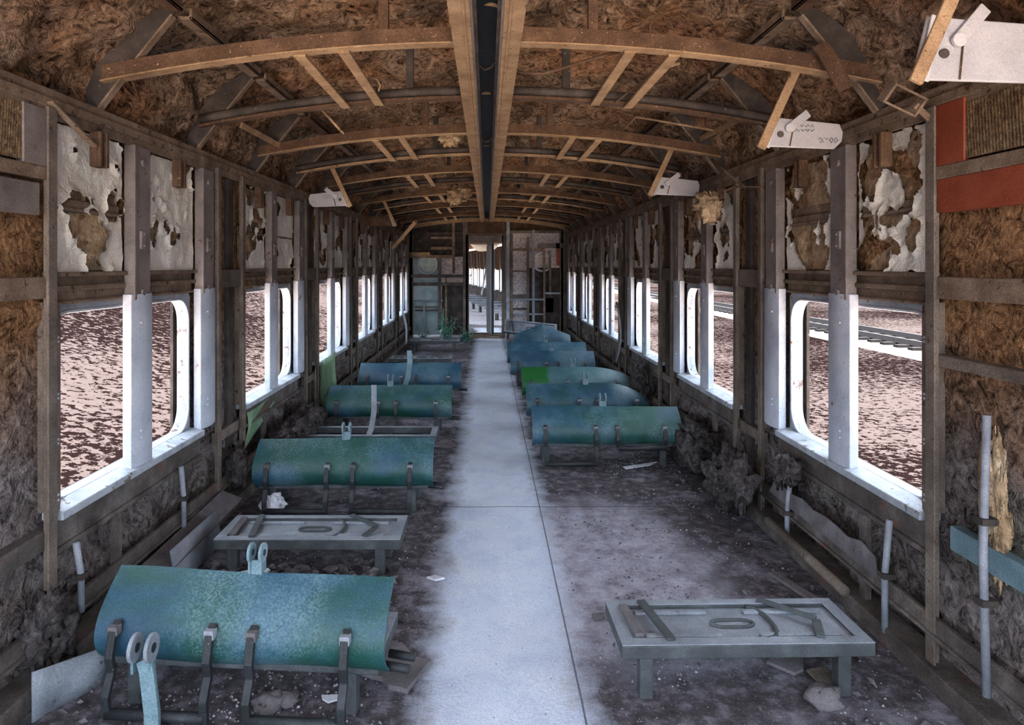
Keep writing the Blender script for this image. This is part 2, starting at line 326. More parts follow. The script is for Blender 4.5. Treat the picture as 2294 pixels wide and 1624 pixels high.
WY = [2.39+1.83*i for i in range(-1, 6)]         # start of each window bay; the first lies before the frame
WZ0, WZ1, WL = .585, 1.275, 1.14
def inwin(y, z, m=0):
    for y0 in WY:
        if y0-m < y < y0+WL+m and WZ0-m < z < WZ1+m: return True
    return False
for sg in (-1, 1):
    Wd = W[sg]; nm = SIDE[sg]
    wb = MB(); DY, DZ = .04, .035; ny = int((YEND-YSTART)/DY); nz = int(2.1/DZ)
    idx = {}
    def wp(i, j):
        y, z = YSTART+i*DY, j*DZ
        d = .075-.05*mn.fractal(Vector((y*3.4, z*3.4, sg*9)), .8, 2, 5)-.022*mn.fractal(Vector((y*12, z*12, sg*5)), .9, 2, 3)
        if any(y0-.5 < y < y0+.02 for y0 in WY): d = min(d, .045)
        return Vector((sg*(Wd+max(.015, min(.085, d))), y, z))
    for i in range(ny):
        for j in range(nz):
            yc, zc = YSTART+(i+.5)*DY, (j+.5)*DZ
            if inwin(yc, zc, .01): continue
            q = []
            for a, b in ((i, j), (i+1, j), (i+1, j+1), (i, j+1)):
                if (a, b) not in idx: idx[(a, b)] = len(wb.v); wb.v.append(wp(a, b))
                q.append(idx[(a, b)])
            wb.f.append(tuple(q if sg < 0 else q[::-1]))
    solo(wb, 'wall_'+nm, 'wool_wall', nm+' carriage wall packed with grey brown insulation', 'wall', kind='structure', origin=(0, 0, 0), smooth=True)
    ob = MB()
    a, b = sg*(Wd+.135), sg*(Wd+.15)
    ob.box(a, b, YSTART, YEND+.5, -.14, WZ0-.02); ob.box(a, b, YSTART, YEND+.5, WZ1+.02, 2.12)
    ys = [YSTART]+[v for y0 in WY for v in (y0-.02, y0+WL+.02)]+[YEND+.5]
    for k in range(0, len(ys), 2):
        if ys[k+1] > ys[k]: ob.box(a, b, ys[k], ys[k+1], WZ0-.02, WZ1+.02)
    solo(ob, 'outer_skin_'+nm, 'dark', nm+' outer steel skin of the carriage behind the insulation', 'wall', kind='structure', origin=(0, 0, 0))
    # long rails
    def lrail(name, d0, d1, z0, z1, m, label, lip=None):
        r = MB().box(sg*(Wd+d0), sg*(Wd+d1), YSTART, YEND, z0, z1)
        if lip: r.box(sg*(Wd+lip[0]), sg*(Wd+lip[1]), YSTART, YEND, lip[2], lip[3])
        solo(r, name, m, label, 'rail', kind='structure', bevel=.004)
    lrail('trim_'+('1' if sg < 0 else '2'), -.012, .05, 2.0, 2.035, 'rail', 'long brown rail along the top of the '+nm+' wall', (.0, .012, 1.965, 2.07))
    lrail('trim_'+('3' if sg < 0 else '4'), -.02, .0, .17, .235, 'lowrail', 'long brown rail low on the '+nm+' wall', (-.035, -.0, .17, .182))
    lrail('baseboard_'+nm, -.05, .06, .0, .075, 'lowrail', 'grimy base ledge where the '+nm+' wall meets the floor')

def ring(y0, y1, z0, z1, r, d0, d1, sg, border, n=7):
    """window frame: rectangular outside, round-cornered opening inside"""
    inner = []; outer = []
    cs = [(y0+r, z0+r, PI, y0-border, z0-border), (y1-r, z0+r, 1.5*PI, y1+border, z0-border), (y1-r, z1-r, 0, y1+border, z1+border), (y0+r, z1-r, .5*PI, y0-border, z1+border)]
    for cy, cz, a0, oy, oz in cs:
        for k in range(n+1):
            a = a0+.5*PI*k/n; inner.append((cy+r*math.cos(a), cz+r*math.sin(a)))
            t = k/n
            c0, c1 = (math.cos(a0), math.sin(a0)), (math.cos(a0+.5*PI), math.sin(a0+.5*PI))
            # walk round the square corner
            ey = oy if (abs(c0[0]) > .5 and t <= .5) or (abs(c1[0]) > .5 and t >= .5) else cy+(oy-cy)*(2*t if t < .5 else 2*(1-t))
            ez = oz if (abs(c0[1]) > .5 and t <= .5) or (abs(c1[1]) > .5 and t >= .5) else cz+(oz-cz)*(2*t if t < .5 else 2*(1-t))
            outer.append((ey, ez))
    X0, X1 = sg*(W[sg]+d0), sg*(W[sg]+d1)
    R = []
    for (iy, iz), (oy, oz) in zip(inner, outer): R.append([Vector((X0, iy, iz)), Vector((X0, oy, oz)), Vector((X1, oy, oz)), Vector((X1, iy, iz))])
    if sg > 0: R = [q[::-1] for q in R]
    return MB().rings(R, closed=True), inner

def film(y0, y1, z0, z1, sg, seed, keep, step, d=.03):
    ny, nz = max(4, int((y1-y0)/step)), max(4, int((z1-z0)/step))
    def sv(i, j):
        u, v = i/ny, j/nz
        edge = min(u, 1-u, v, 1-v)
        e = keep-.5+.9*mn.fractal(Vector((u*2.2+seed*3.7, v*2.4+seed*1.3, seed)), .8, 2, 5)+max(0, .16-edge)*1.6
        return e
    S = [[sv(i, j) for j in range(nz+1)] for i in range(ny+1)]; P = {}
    def pos(i, j):
        y, z = y0+(y1-y0)*i/ny, z0+(z1-z0)*j/nz
        curl = max(0, .12-max(0, S[i][j]))*.15
        return Vector((sg*(W[sg]+d+.008*mn.fractal(Vector((y*7, z*7, seed)), .8, 2, 4)-curl), y, z))
    out = MB(); ids = {}
    for i in range(ny):
        for j in range(nz):
            c = [(i, j), (i+1, j), (i+1, j+1), (i, j+1)]
            if max(S[a][b] for a, b in c) <= 0: continue
            q = []
            for a, b in c:
                if (a, b) not in ids:
                    p = pos(a, b)
                    if S[a][b] < 0:
                        best = None
                        for da, db in ((1, 0), (-1, 0), (0, 1), (0, -1), (1, 1), (-1, -1), (1, -1), (-1, 1)):
                            A, B = a+da, b+db
                            if 0 <= A <= ny and 0 <= B <= nz and S[A][B] > 0 and (best is None or S[A][B] > S[best[0]][best[1]]): best = (A, B)
                        if best: t = S[a][b]/(S[a][b]-S[best[0]][best[1]]); p = p.lerp(pos(*best), min(.95, t))
                    ids[(a, b)] = len(out.v); out.v.append(p)
                q.append(ids[(a, b)])
            out.f.append(tuple(q if sg < 0 else q[::-1]))
    return out

KEEP = {-1: [.62, .50, .50, .42, .42, .40], 1: [.52, .42, .45, .45, .45, .40]}
KEEP2 = {-1: [.78, .72, .5, .45, .4, .4], 1: [.16, .25, .50, .45, .45, .4]}
wn = 0
for sg in (-1, 1):
    nm = SIDE[sg]; Wd = W[sg]
    X = lambda d: sg*(Wd+d)
    for i, y0 in enumerate(WY[1:]):
        wn += 1; o = ORD[i]
        # opening frame and sill belong to the window
        wr = root('window_%d' % wn, (0, 0, 0), '%s round-cornered window opening in the %s wall' % (o, nm), 'window', nm+' wall windows', 'structure')
        rg, inner = ring(y0, y0+WL, WZ0, WZ1, .12, .05, .105, sg, .03)
        rg.build('window_frame', 'sill', wr, smooth=False)
        b2 = MB(); b2.tube([(X(.045), p, q) for p, q in inner], .006, 6, closed=True); b2.build('edge_bead', 'white', wr, smooth=True)
        s_ = MB(); s_.prism([(X(-.03), y0-.02, .545), (X(.06), y0-.02, .545), (X(.06), y0-.02, .592), (X(-.03), y0-.02, .575)][::sg], (0, WL+.05, 0))
        s_.build('window_sill', 'sill', wr, bevel=.004)
        ap = MB().box(X(.0), X(.02), y0-.02, y0+WL+.04, .44, .545); ap.box(X(-.012), X(.02), y0-.02, y0+WL+.04, .425, .445)
        ap.build('apron_rail', 'lowrail', wr, bevel=.004)
        ln = MB(); ln.box(X(.045), X(.11), y0-.02, y0+WL+.04, 1.31, 1.42); ln.box(X(.02), X(.11), y0-.02, y0+WL+.04, 1.355, 1.375)
        ln.box(X(.012), X(.11), y0-.02, y0+WL+.04, 1.408, 1.425); ln.box(X(.03), X(.11), y0-.02, y0+WL+.04, 1.305, 1.318); ln.build('lintel', 'rail', wr, bevel=.004)
        jm = MB().box(X(-.012), X(.05), y0-.044, y0-.006, .58, 1.32); jb = jm.build('jamb', 'post', wr, bevel=.003)
        for zz in (.62, .64, .82, .835, .98, .995, 1.18, 1.195): MB().tube([(X(-.012), y0-.025, zz), (X(-.017), y0-.025, zz)], .005, 6).build('bolt', 'white', jb)
        je = MB().box(X(-.008), X(.045), y0-.006, y0+.0, .60, 1.27); je.build('painted_edge', 'orange', wr)
        # upper panels with mid rail and torn film, in two lights either side of the mullion
        for h, (ya, yb) in enumerate(((y0, y0+.47), (y0+.66, y0+1.16))):
            kp = (KEEP if h == 0 else KEEP2)[sg][i]
            st = .011 if i == 0 else (.018 if i == 1 else .03)
            f_ = film(ya, yb, 1.425, 1.965, sg, wn*2+h, kp, st)
            if f_.f: f_.build('torn_film', 'film', wr, smooth=True)
            if kp < .75:
                mr = MB().box(X(.04), X(.11), ya+(.06 if sg < 0 and i == 0 else 0), yb, 1.665, 1.70); mr.box(X(.055), X(.11), ya, yb, 1.70, 1.745); mr.box(X(.03), X(.11), ya+.03, yb, 1.652, 1.668); mr.build('middle_rail', 'rail', wr, bevel=.005)
            bt = MB()
            n1, n2 = 14, 16
            gr = [[Vector((X(.058-.03*mn.fractal(Vector((a*.5, b*.5, wn*3+h)), .8, 2, 5)), ya+(yb-ya)*a/n1, 1.43+.53*b/n2)) for b in range(n2+1)] for a in range(n1+1)]
            bt.add([p for r in gr for p in r], [(a*(n2+1)+b, (a+1)*(n2+1)+b, (a+1)*(n2+1)+b+1, a*(n2+1)+b+1) for a in range(n1) for b in range(n2)])
            bt.build('insulation_batt', 'wool_tan', wr, smooth=True)
            # wooden block hanging under the top rail
            yc = (ya+yb)/2-.02
            hb = MB().box(X(-.03), X(.0), yc-.03, yc+.03, 1.83, 1.965); hb.box(X(-.045), X(-.03), yc-.03, yc-.012, 1.83, 1.965); hb.box(X(-.045), X(-.03), yc+.012, yc+.03, 1.83, 1.965)
            hb.build('hanger_block', 'rust', wr, bevel=.003)
        # grey uprights, window glow painted as a white lower length: mullion and pilaster
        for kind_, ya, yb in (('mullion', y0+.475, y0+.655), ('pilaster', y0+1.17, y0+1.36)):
            u = root('window_upright', (X(0), ya, 0), '%s upright of the %s %s wall window, window glow painted white below grey steel' % ('middle' if kind_ == 'mullion' else 'far end', o, nm), 'upright', 'uprights of the %s wall' % nm, 'structure')
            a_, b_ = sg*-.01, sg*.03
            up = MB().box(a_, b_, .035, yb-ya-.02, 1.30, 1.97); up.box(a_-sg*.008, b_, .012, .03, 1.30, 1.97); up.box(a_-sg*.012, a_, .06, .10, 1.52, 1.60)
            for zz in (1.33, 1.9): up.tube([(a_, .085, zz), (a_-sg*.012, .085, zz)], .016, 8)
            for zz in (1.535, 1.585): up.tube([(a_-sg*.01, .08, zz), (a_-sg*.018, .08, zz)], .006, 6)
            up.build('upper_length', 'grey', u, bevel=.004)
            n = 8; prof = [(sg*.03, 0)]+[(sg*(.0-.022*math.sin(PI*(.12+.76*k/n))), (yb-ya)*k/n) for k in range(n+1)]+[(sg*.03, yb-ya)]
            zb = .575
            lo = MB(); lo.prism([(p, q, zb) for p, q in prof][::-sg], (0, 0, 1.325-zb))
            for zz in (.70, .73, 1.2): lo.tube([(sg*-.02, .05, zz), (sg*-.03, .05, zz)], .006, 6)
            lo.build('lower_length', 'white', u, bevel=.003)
        # posts at both ends of the solid panel, its cross rail and patch
        for yy, wdt in ((y0-.075, .025), (y0+1.38, .02)):
            p_ = MB().box(X(-.02), X(.005), yy, yy+wdt, 0, 2.0); p_.box(X(-.026), X(-.018), yy-.018, yy+wdt+.006, 0.002, 1.998)
            solo(p_, 'wall_post', 'post', '%s grimy steel post on the %s side of the %s %s wall window' % ('full-height', 'near' if yy < y0 else 'far', o, nm), 'post', 'posts of the %s wall' % nm, 'structure', bevel=.003)
        if y0+1.83 < YEND:
            c_ = MB().box(X(-.005), X(.03), y0+1.40, y0+1.80, 1.32, 1.425); c_.box(X(-.004), X(.03), y0+1.40, y0+1.80, .44, .50)
            solo(c_, 'cross_rail', 'post', 'pair of cross rails between posts beyond the %s %s wall window' % (o, nm), 'rail', 'cross rails of the %s wall' % nm, 'structure', bevel=.003)
            t_ = MB().box(X(.02), X(.05), y0+1.62, y0+1.70, .05, 1.97)
            solo(t_, 'inner_stud', 'dark', 'dark inner stud in the panel beyond the %s %s wall window' % (o, nm), 'stud', 'inner studs of the %s wall' % nm, 'structure', bevel=.003)

# wall length nearest the camera
for sg in (-1, 1):
    nm = SIDE[sg]; X = lambda d: sg*(W[sg]+d)
    for z0, z1, d0, m in ((1.335, 1.41, -.005, 'rail'), (1.745, 1.79, -.01, 'rail'), (1.10, 1.14, .0, 'post') if sg > 0 else (.46, .53, .0, 'lowrail')):
        solo(MB().box(X(d0), X(.05), 1.70, 2.35, z0, z1), 'cross_rail', m, '%s cross rail in the %s wall end panel nearest the camera' % ({1.335: 'middle', 1.745: 'upper'}.get(z0, 'lower'), nm), 'rail', 'cross rails of the near %s panel' % nm, 'structure', bevel=.004)
    grl = MB(); n = 44
    y0_, y1_, z0_, z1_ = (1.70, 2.28, 1.80, 1.98) if sg > 0 else (1.7, 2.22, 1.80, 1.98)
    for k in range(n): grl.bar((X(.0), y0_+(y1_-y0_)*k/n, z0_), (X(.0), y0_+(y1_-y0_)*k/n+.012, z1_), .005, .005)
    for k in range(24): grl.bar((X(.001), y0_, z0_+(z1_-z0_)*k/23), (X(.001), y1_, z0_+(z1_-z0_)*k/23), .004, .004)
    grl.box(X(.012), X(.03), y0_, y1_, z0_, z1_)
    solo(grl, 'mesh_grille', 'meshgrille', 'tan wire mesh grille high on the near end of the %s wall' % nm, 'grille')
X = lambda d: W[1]+d
solo(MB().box(X(-.008), X(.02), 2.18, 2.32, 1.79, 2.0), 'orange_strip', 'orange', 'orange red upright strip beside the right mesh grille', 'panel', bevel=.003)
solo(MB().box(X(-.008), X(.03), 1.70, 2.31, 1.63, 1.745), 'orange_sheet', 'orange', 'orange red painted panel below the right mesh grille', 'panel', bevel=.003)
solo(MB().box(X(-.012), X(.03), 1.8, 2.24, .50, .58), 'pale_plank', 'paleblue', 'pale teal plank low in the nearest right wall panel', 'plank', bevel=.003)
X = lambda d: -W[-1]-d
solo(MB().box(X(-.008), X(.02), 1.7, 2.28, 1.62, 1.73), 'grey_plate', 'grey', 'dull grey steel plate in the nearest left wall panel', 'plate', bevel=.003)
solo(MB().box(X(-.008), X(.02), 2.20, 2.32, 1.79, 1.99), 'grey_strip', 'grey', 'grey upright strip beside the left mesh grille', 'plate', bevel=.003)

# ------------------------------------------------------------------ roof framing
def archz(x): return 2.33-.066*x*x
AY = [1.735+.905*k for k in range(13)]
for k, y in enumerate(AY):
    odd = k % 2 == 1
    n = 20; halves = ([-1.52+1.39*i/n for i in range(n+1)], [.13+1.42*i/n for i in range(n+1)])
    t = root('roof_beam', (0, y, 0), '%s curved ceiling beam from the camera end, %s' % (ORD[min(k, 11)] if k < 12 else 'last', 'rusty angle section' if odd else 'dark rounded section'), 'beam', 'curved ceiling beams', 'structure')
    if odd:
        b1, b2 = MB(), MB()
        for xs in halves:
            b1.rings([[Vector((x, yy, archz(x)+zz)) for yy, zz in ((-.004, 0), (.004, 0), (.004, .06), (-.004, .06))] for x in xs])
            b2.rings([[Vector((x, yy, archz(x)+zz)) for yy, zz in ((-.012, -.006), (.045, -.006), (.045, 0), (-.012, 0))] for x in xs])
        b1.build('web', 'rust', t); b2.build('flange', 'dust', t)
    else:
        b1, b2 = MB(), MB()
        for xs in halves:
            b1.tube([(x, 0, archz(x)+.045) for x in xs], .024, 8)
            b2.rings([[Vector((x, yy, archz(x)+zz)) for yy, zz in ((-.02, 0), (.035, 0), (.035, .014), (-.02, .014))] for x in xs])
        b1.build('pipe_web', 'dark', t, smooth=True); b2.build('flange', 'dust' if k % 4 == 0 else 'rust', t)
    for sx in (-.41, .42):
        MB().box(sx-.02, sx+.02, .005, .035, archz(sx)+.02, 2.64).build('hanger', 'rust' if odd else 'dark', t, bevel=.003)
    # side ribs following the roof
    for sg in (-1, 1):
        rr = root('roof_rib', (0, y+.02, 0), '%s %s side roof rib of dark plate above the wall rail' % (ORD[min(k, 11)] if k < 12 else 'last', SIDE[sg]), 'rib', '%s side roof ribs' % SIDE[sg], 'structure')
        P0, P1 = [], []
        for q in range(13):
            s = q/12; x = 1.615-.40*s**1.5; a = Vector((sg*x, 0, roofz(x, .02) if q else 2.06)); P0.append(a)
            P1.append(Vector((sg*(1.545-.30*s), 0, 2.06+.40*s-.02*s*s)))
        wbm = MB(); wbm.rings([[a+Vector((0, -.004, 0)), b+Vector((0, -.004, 0)), b+Vector((0, .004, 0)), a+Vector((0, .004, 0))] for a, b in zip(P0, P1)])
        wbm.build('rib_web', 'dark', rr)
        fb_ = MB(); fb_.strip([p for p in P1], .035, .008, up=(0, 0, 1) if False else (sg, 0, .6)); fb_.build('rib_flange', 'rail', rr)
# strips joining the beams in pairs
for k in range(1, 12, 2):
    for j, x in enumerate((-.745, -.57, .57, .745)):
        y0, y1 = AY[k]+.02, AY[k+1]
        z = archz(x)-.003
        b = MB().box(x-.024, x+.024, y0, y1, z-.012, z); b.box(x+(.016 if x > 0 else -.024), x+(.024 if x > 0 else -.016), y0, y1, z, z+.03)
        solo(b, 'ceiling_strip', 'dust', 'tan lengthwise strip, %s from the left, between the %s pair of ceiling beams' % (('first', 'second', 'third', 'fourth')[j], ORD[k//2]), 'strip', 'lengthwise ceiling strips', 'structure', bevel=.003)
for sg in (-1, 1):
    for k in range(0, 12):
        y0 = AY[k]+.06; y1 = AY[k+1]-.02; x = sg*1.22; z = roofz(x)-.09
        b = MB().box(x-.03, x+.03, y0, y1, z, z+.014); b.box(x-sg*.03, x-sg*.018, y0, y1, z, z+.045)
        solo(b, 'roof_purlin', 'rail' if k % 3 else 'rust', '%s grey purlin length along the %s shoulder of the roof' % (ORD[min(k, 11)], SIDE[sg]), 'purlin', '%s shoulder purlins' % SIDE[sg], 'structure', bevel=.003)
# centre trough with two flanges
tr = root('ceiling_trough', (0, 0, 0), 'long central ceiling trough with two tan flanges and a dark groove', 'trough', None, 'structure')
for sx in (-1, 1):
    b = MB().box(sx*.058, sx*.132, 1.0, YEND, 2.310, 2.318); b.box(sx*.122, sx*.132, 1.0, YEND, 2.318, 2.36); b.box(sx*.075, sx*.085, 1.0, YEND, 2.305, 2.311)
    b.build('flange', 'dust', tr, bevel=.002)
    MB().box(sx*.05, sx*.060, 1.0, YEND, 2.318, 2.46).build('trough_side', 'grey', tr)
    MB().box(sx*.036, sx*.05, 1.0, YEND, 2.335, 2.35).build('trough_lip', 'dark', tr)
MB().box(-.06, .06, 1.0, YEND, 2.46, 2.47).build('trough_top', 'iron', tr)
for k, (y, dx) in enumerate(((2.28, -.012), (2.58, .012), (3.9, -.004), (5.6, 0))):  # pale half rings stand for crescents of daylight through roof holes
    pts = [(dx+.026*math.cos(a), y+.026*math.sin(a), 2.445) for a in [PI+PI*q/10+(.5 if k == 1 else 0) for q in range(11)]]
    MB().tube(pts, [.0015+.007*math.sin(PI*q/10) for q in range(11)], 6).build('daylight_crescent', 'dust', tr, smooth=True)
for k, y in enumerate((3.15, 5.0)):
    MB().tube([(-.05, y, 2.40), (-.01, y+.01, 2.37), (.02, y, 2.38), (.05, y, 2.42)], .006, 6).build('wire_clip', 'dark', tr, smooth=True)

# ------------------------------------------------------------------ benches
def bench(x0, x1, y, label, panel=None, pan=True, yaw=0, arm=True, lifted=(), bent=0, peak=0, depth=.30, brackets=(.07, .42, .57, .90), roll=0, z=0, strap=False, legs=True):
    w_ = x1-x0
    r = root('train_bench', ((x0+x1)/2, y, z), label, 'bench', 'low steel seat bases along the aisle', None, yaw)
    r.rotation_euler.y = roll
    a, b = -w_/2, w_/2
    H = .185
    f = MB(); t = .035
    f.box(a, b, 0, t, H-.045, H); f.box(a, b, depth-t, depth, H-.045, H); f.box(a, a+t, t, depth-t, H-.045, H); f.box(b-t, b, t, depth-t, H-.045, H)
    f.build('seat_frame', 'panframe', r, bevel=.004)
    rm = MB(); rm.box(a, b, 0, t+.008, H, H+.004); rm.box(a, b, depth-t, depth, H, H+.004); rm.box(a, a+t+.01, t+.008, depth-t, H, H+.004); rm.box(b-t-.01, b, t+.008, depth-t, H, H+.004)
    rm.build('rim', 'pan', r, bevel=.0015)
    if legs:
        for lx in (a+.06, b-.12):
            for ly in (.01, depth-.06): MB().box(lx, lx+.045, ly, ly+.045, .0, H-.045).build('leg', 'panframe', r, bevel=.004)
    if pan:
        p = MB().box(a+t, b-t, t, depth-t, H-.022, H-.012)
        for q in (.06, .215): p.box(a+t+.06+.0, a+w_*.42, q, q+.022, H-.012, H-.001); p.box(a+w_*.58, b-t-.05, q, q+.022, H-.012, H-.001)
        p.build('seat_pan', 'pan', r, bevel=.003)
        ov = [(.0+.045*math.cos(s)+(.03 if math.cos(s) > 0 else -.03), depth*.5+.024*math.sin(s), H-.008) for s in [2*PI*q/20 for q in range(20)]]
        MB().tube(ov, .006, 6, closed=True).build('oval_slot', 'panframe', r, smooth=True)
        c = [(.09+.05*math.cos(s), depth*.5+.105*math.sin(s), H-.006) for s in [-PI*.5+PI*q/14 for q in range(15)]]
        MB().tube(c, .009, 6).build('curved_rib', 'panframe', r, smooth=True)
        for (p0, p1) in (((a+.17, .02), (a+.13, depth-.02)), ((a+.07, .05), (a+.055, depth-.05))):
            MB().bar((p0[0], p0[1], H+.010), (p1[0], p1[1], H+.010), .03, .012).build('cross_strap', 'board' if p0[0] < a+.1 else 'panframe', r, bevel=.002)
        s2 = MB(); s2.bar((b-.17, .03, H+.008), (b-.13, .14, H+.008), .03, .008); s2.bar((b-.13, .14, H+.012), (b-.28, depth-.02, H+.012), .028, .008)
        s2.build('broken_strap', 'panframe', r, bevel=.002)
    if panel:
        nu, nv = 36, 12
        def pp(i, j):
            u, v = i/nu, j/nv
            zz = .150+.255*v; yy = -.015+.12*v**1.5-.055*math.sin(PI*v)-.03*(1-v)**6*-1.5
            if bent and u > 1-.35: q = (u-.65)/.35; zz -= bent*.16*q*q*v; yy += bent*.10*q*q
            if peak: zz += peak*(.5-abs(u-.5))*v
            yy += .006*math.sin(u*9+label.__len__()); zz += .004*math.sin(u*5+len(label))*v
            # notch the lower edge where the hinge straps pass
            return Vector((a-.02+(w_+.05)*u, yy, zz))
        grid = [[pp(i, j) for j in range(nv+1)] for i in range(nu+1)]
        pm = MB().sheet(grid, -.010); pb = pm.build('backrest_panel', panel, r, smooth=True)
        e = pb.modifiers.new('edge', 'EDGE_SPLIT'); e.split_angle = math.radians(50)
        for u in (.13, .55, .82): MB().tube([pp(int(u*nu), 11)+Vector((0, -.003, 0)), pp(int(u*nu), 11)+Vector((0, -.008, 0))], .005, 6).build('rivet', 'pipe', pb)
        for n_, u in enumerate(brackets):
            xx = a+w_*u; lift = (n_//2) in lifted
            zt, zb, fy = (.30, .03, -.10) if not lift else (.30, .16, -.13)
            k_ = MB(); k_.strip([(xx, -.035, zt), (xx, -.07, zt-.03), (xx, -.085, .20), (xx, -.07, .155), (xx, fy, zb+.02), (xx, fy, zb)], .028, .014, up=(1, 0, 0)) if not lift else k_.strip([(xx, -.035, zt), (xx, -.07, zt-.03), (xx, -.09, .20), (xx, fy, zb)], .028, .014, up=(1, 0, 0))
            k_ = MB(); pts = [(xx, -.035, zt), (xx, -.066, zt-.015), (xx, -.085, .21), (xx, -.075, .16)]+([(xx, -.105, .10), (xx, fy, zb)] if not lift else [(xx, fy, zb)])
            k_.strip(pts, .02, .026, up=(1, 0, 0)); kb = k_.build('hinge_bracket', 'iron', r, bevel=.003)
            MB().box(xx-.016, xx+.016, -.075, -.045, zt-.03, zt).build('bracket_cap', 'pipe' if n_ % 2 else 'board', kb, bevel=.003)
        for n_ in (0, 1):
            zb, fy = (.045, -.10) if n_ not in lifted else (.165, -.13)
            MB().tube([(a+w_*brackets[2*n_], fy, zb), (a+w_*brackets[2*n_+1], fy, zb)], .017, 10).build('foot_rail', 'iron', r, smooth=True)
        for n_ in range(2): MB().tube([(b+.0, .06+.1*n_, .14-.02*n_), (b+.09, .05+.1*n_, .135-.02*n_)], .014, 8).build('side_bolt', 'iron', r, smooth=True)
    if arm:
        pivot_arm(r, (-.01+.02*math.sin(w_*9), .085, .32))
    return r
def pivot_arm(r, p):
    x, y, z = p
    am = MB(); am.strip([(x, y-.02, z), (x, y+.01, z+.08), (x, y+.02, z+.13)], .045, .014, up=(0, 1, 0)); o = am.build('pivot_arm', 'paleblue', r, bevel=.003)
    for dx in (-.02, .02):
        MB().tube([(x+dx-.005, y+.02, z+.155), (x+dx+.005, y+.02, z+.155)], .032, 20).build('fork_disc', 'paleblue', o, bevel=.002)
        MB().tube([(x+dx-.0065, y+.02, z+.155), (x+dx+.0065, y+.02, z+.155)], .011, 12).build('pivot_hole', 'iron', o)
        MB().box(x+dx-.0035, x+dx+.0035, y-.0, y+.04, z+.09, z+.15).build('fork_cheek', 'paleblue', o)
    return o
# left row, near to far
bench(-1.25, -.345, 2.17, 'blue green seat base nearest the camera on the left, its curved back panel folded forward', 'teal', yaw=-.075)
bench(-1.26, -.40, 3.08, 'bare grey seat base without back panel, second on the left', None, arm=False)
bench(-1.34, -.345, 3.92, 'seat base with bright teal panel streaked green, second left row panel from the camera', 'tealgreen')
bench(-1.36, -.38, 4.95, 'low open seat frame without panel on the left, dark straps across it', None, pan=False, arm=False)
bench(-1.34, -.33, 5.70, 'dark green seat base on the left behind the open frame', 'tealgreen', yaw=-.02)
bench(-1.32, -.30, 7.02, 'deep blue seat base on the left, farthest of the left panels', 'blue')
bench(-1.32, -.48, 9.05, 'bare pale seat base on the left behind the deep blue panel', None, arm=False)
bench(-1.30, -.46, 11.2, 'bare seat base at the far left end near the shrub', None, arm=False)
# right row
bench(.45, 1.30, 2.23, 'bare grey seat base nearest the camera on the right, embossed pan with loose straps', None, arm=False, yaw=.02)
bench(.345, 1.37, 4.83, 'teal seat base with wide panel, nearest of the right row panels', 'tealgreen', lifted=(1,))
bench(.36, 1.39, 5.80, 'blue green seat base on the right with its far end bent down', 'teal', bent=1)
bench(.37, 1.39, 6.72, 'seat base on the right whose panel has a bright green left end', 'greenend', bent=.5)
bench(.30, 1.26, 8.0, 'blue seat base on the right, just behind the green ended panel', 'blue')
bench(.29, 1.30, 8.95, 'blue seat base on the right in front of the peaked panel', 'blue')
bench(.42, 1.20, 9.85, 'blue seat base on the right with a panel bent up to a peak', 'blue', peak=.34)
bench(.28, 1.22, 11.9, 'overturned seat base leaning by the far end partition', None, arm=False, roll=.10, z=.10).rotation_euler.x = .75
# arm of the seat base in front of the frame
r = root('pivot_arm_post', (-1.03, 2.02, 0), 'tall pale blue pivot arm with twin discs in the lower left corner', 'seat arm')
am = MB(); am.strip([(0.02, 0, .0), (.02, .0, .10), (.0, .01, .22), (-.015, .02, .25)], .045, .02, up=(0, 1, 0)); am.build('arm', 'paleblue', r, bevel=.004)
for dx in (-.042, .008): MB().tube([(dx-.006, .02, .285), (dx+.006, .02, .285)], .042, 24).build('fork_disc', 'pan', r, bevel=.002); MB().tube([(dx-.0075, .02, .285), (dx+.0075, .02, .285)], .014, 14).build('pivot_hole', 'iron', r)
am = MB(); am.box(-.046, -.038, 0, .04, .215, .28); am.box(.004, .012, 0, .04, .215, .28); am.build('fork_cheek', 'paleblue', r)
# loose arms lying over the left benches
s = MB().strip([at(838, 862, 5.05), at(838, 920, 5.02), at(832, 960, 4.99), at(822, 985, 4.96)], .04, .012, up=(0, 1, 0))
solo(s, 'seat_strap', 'pipe', 'bent grey blue strap standing in the open seat frame', 'strap', bevel=.003)
s = MB().strip([at(917, 785, 6.98), at(918, 812, 6.94), at(914, 845, 6.9), at(905, 868, 6.88)], .05, .012, up=(0, 1, 0))
solo(s, 'seat_strap', 'paleblue', 'bent blue strap in front of the deep blue left panel', 'strap', bevel=.003)

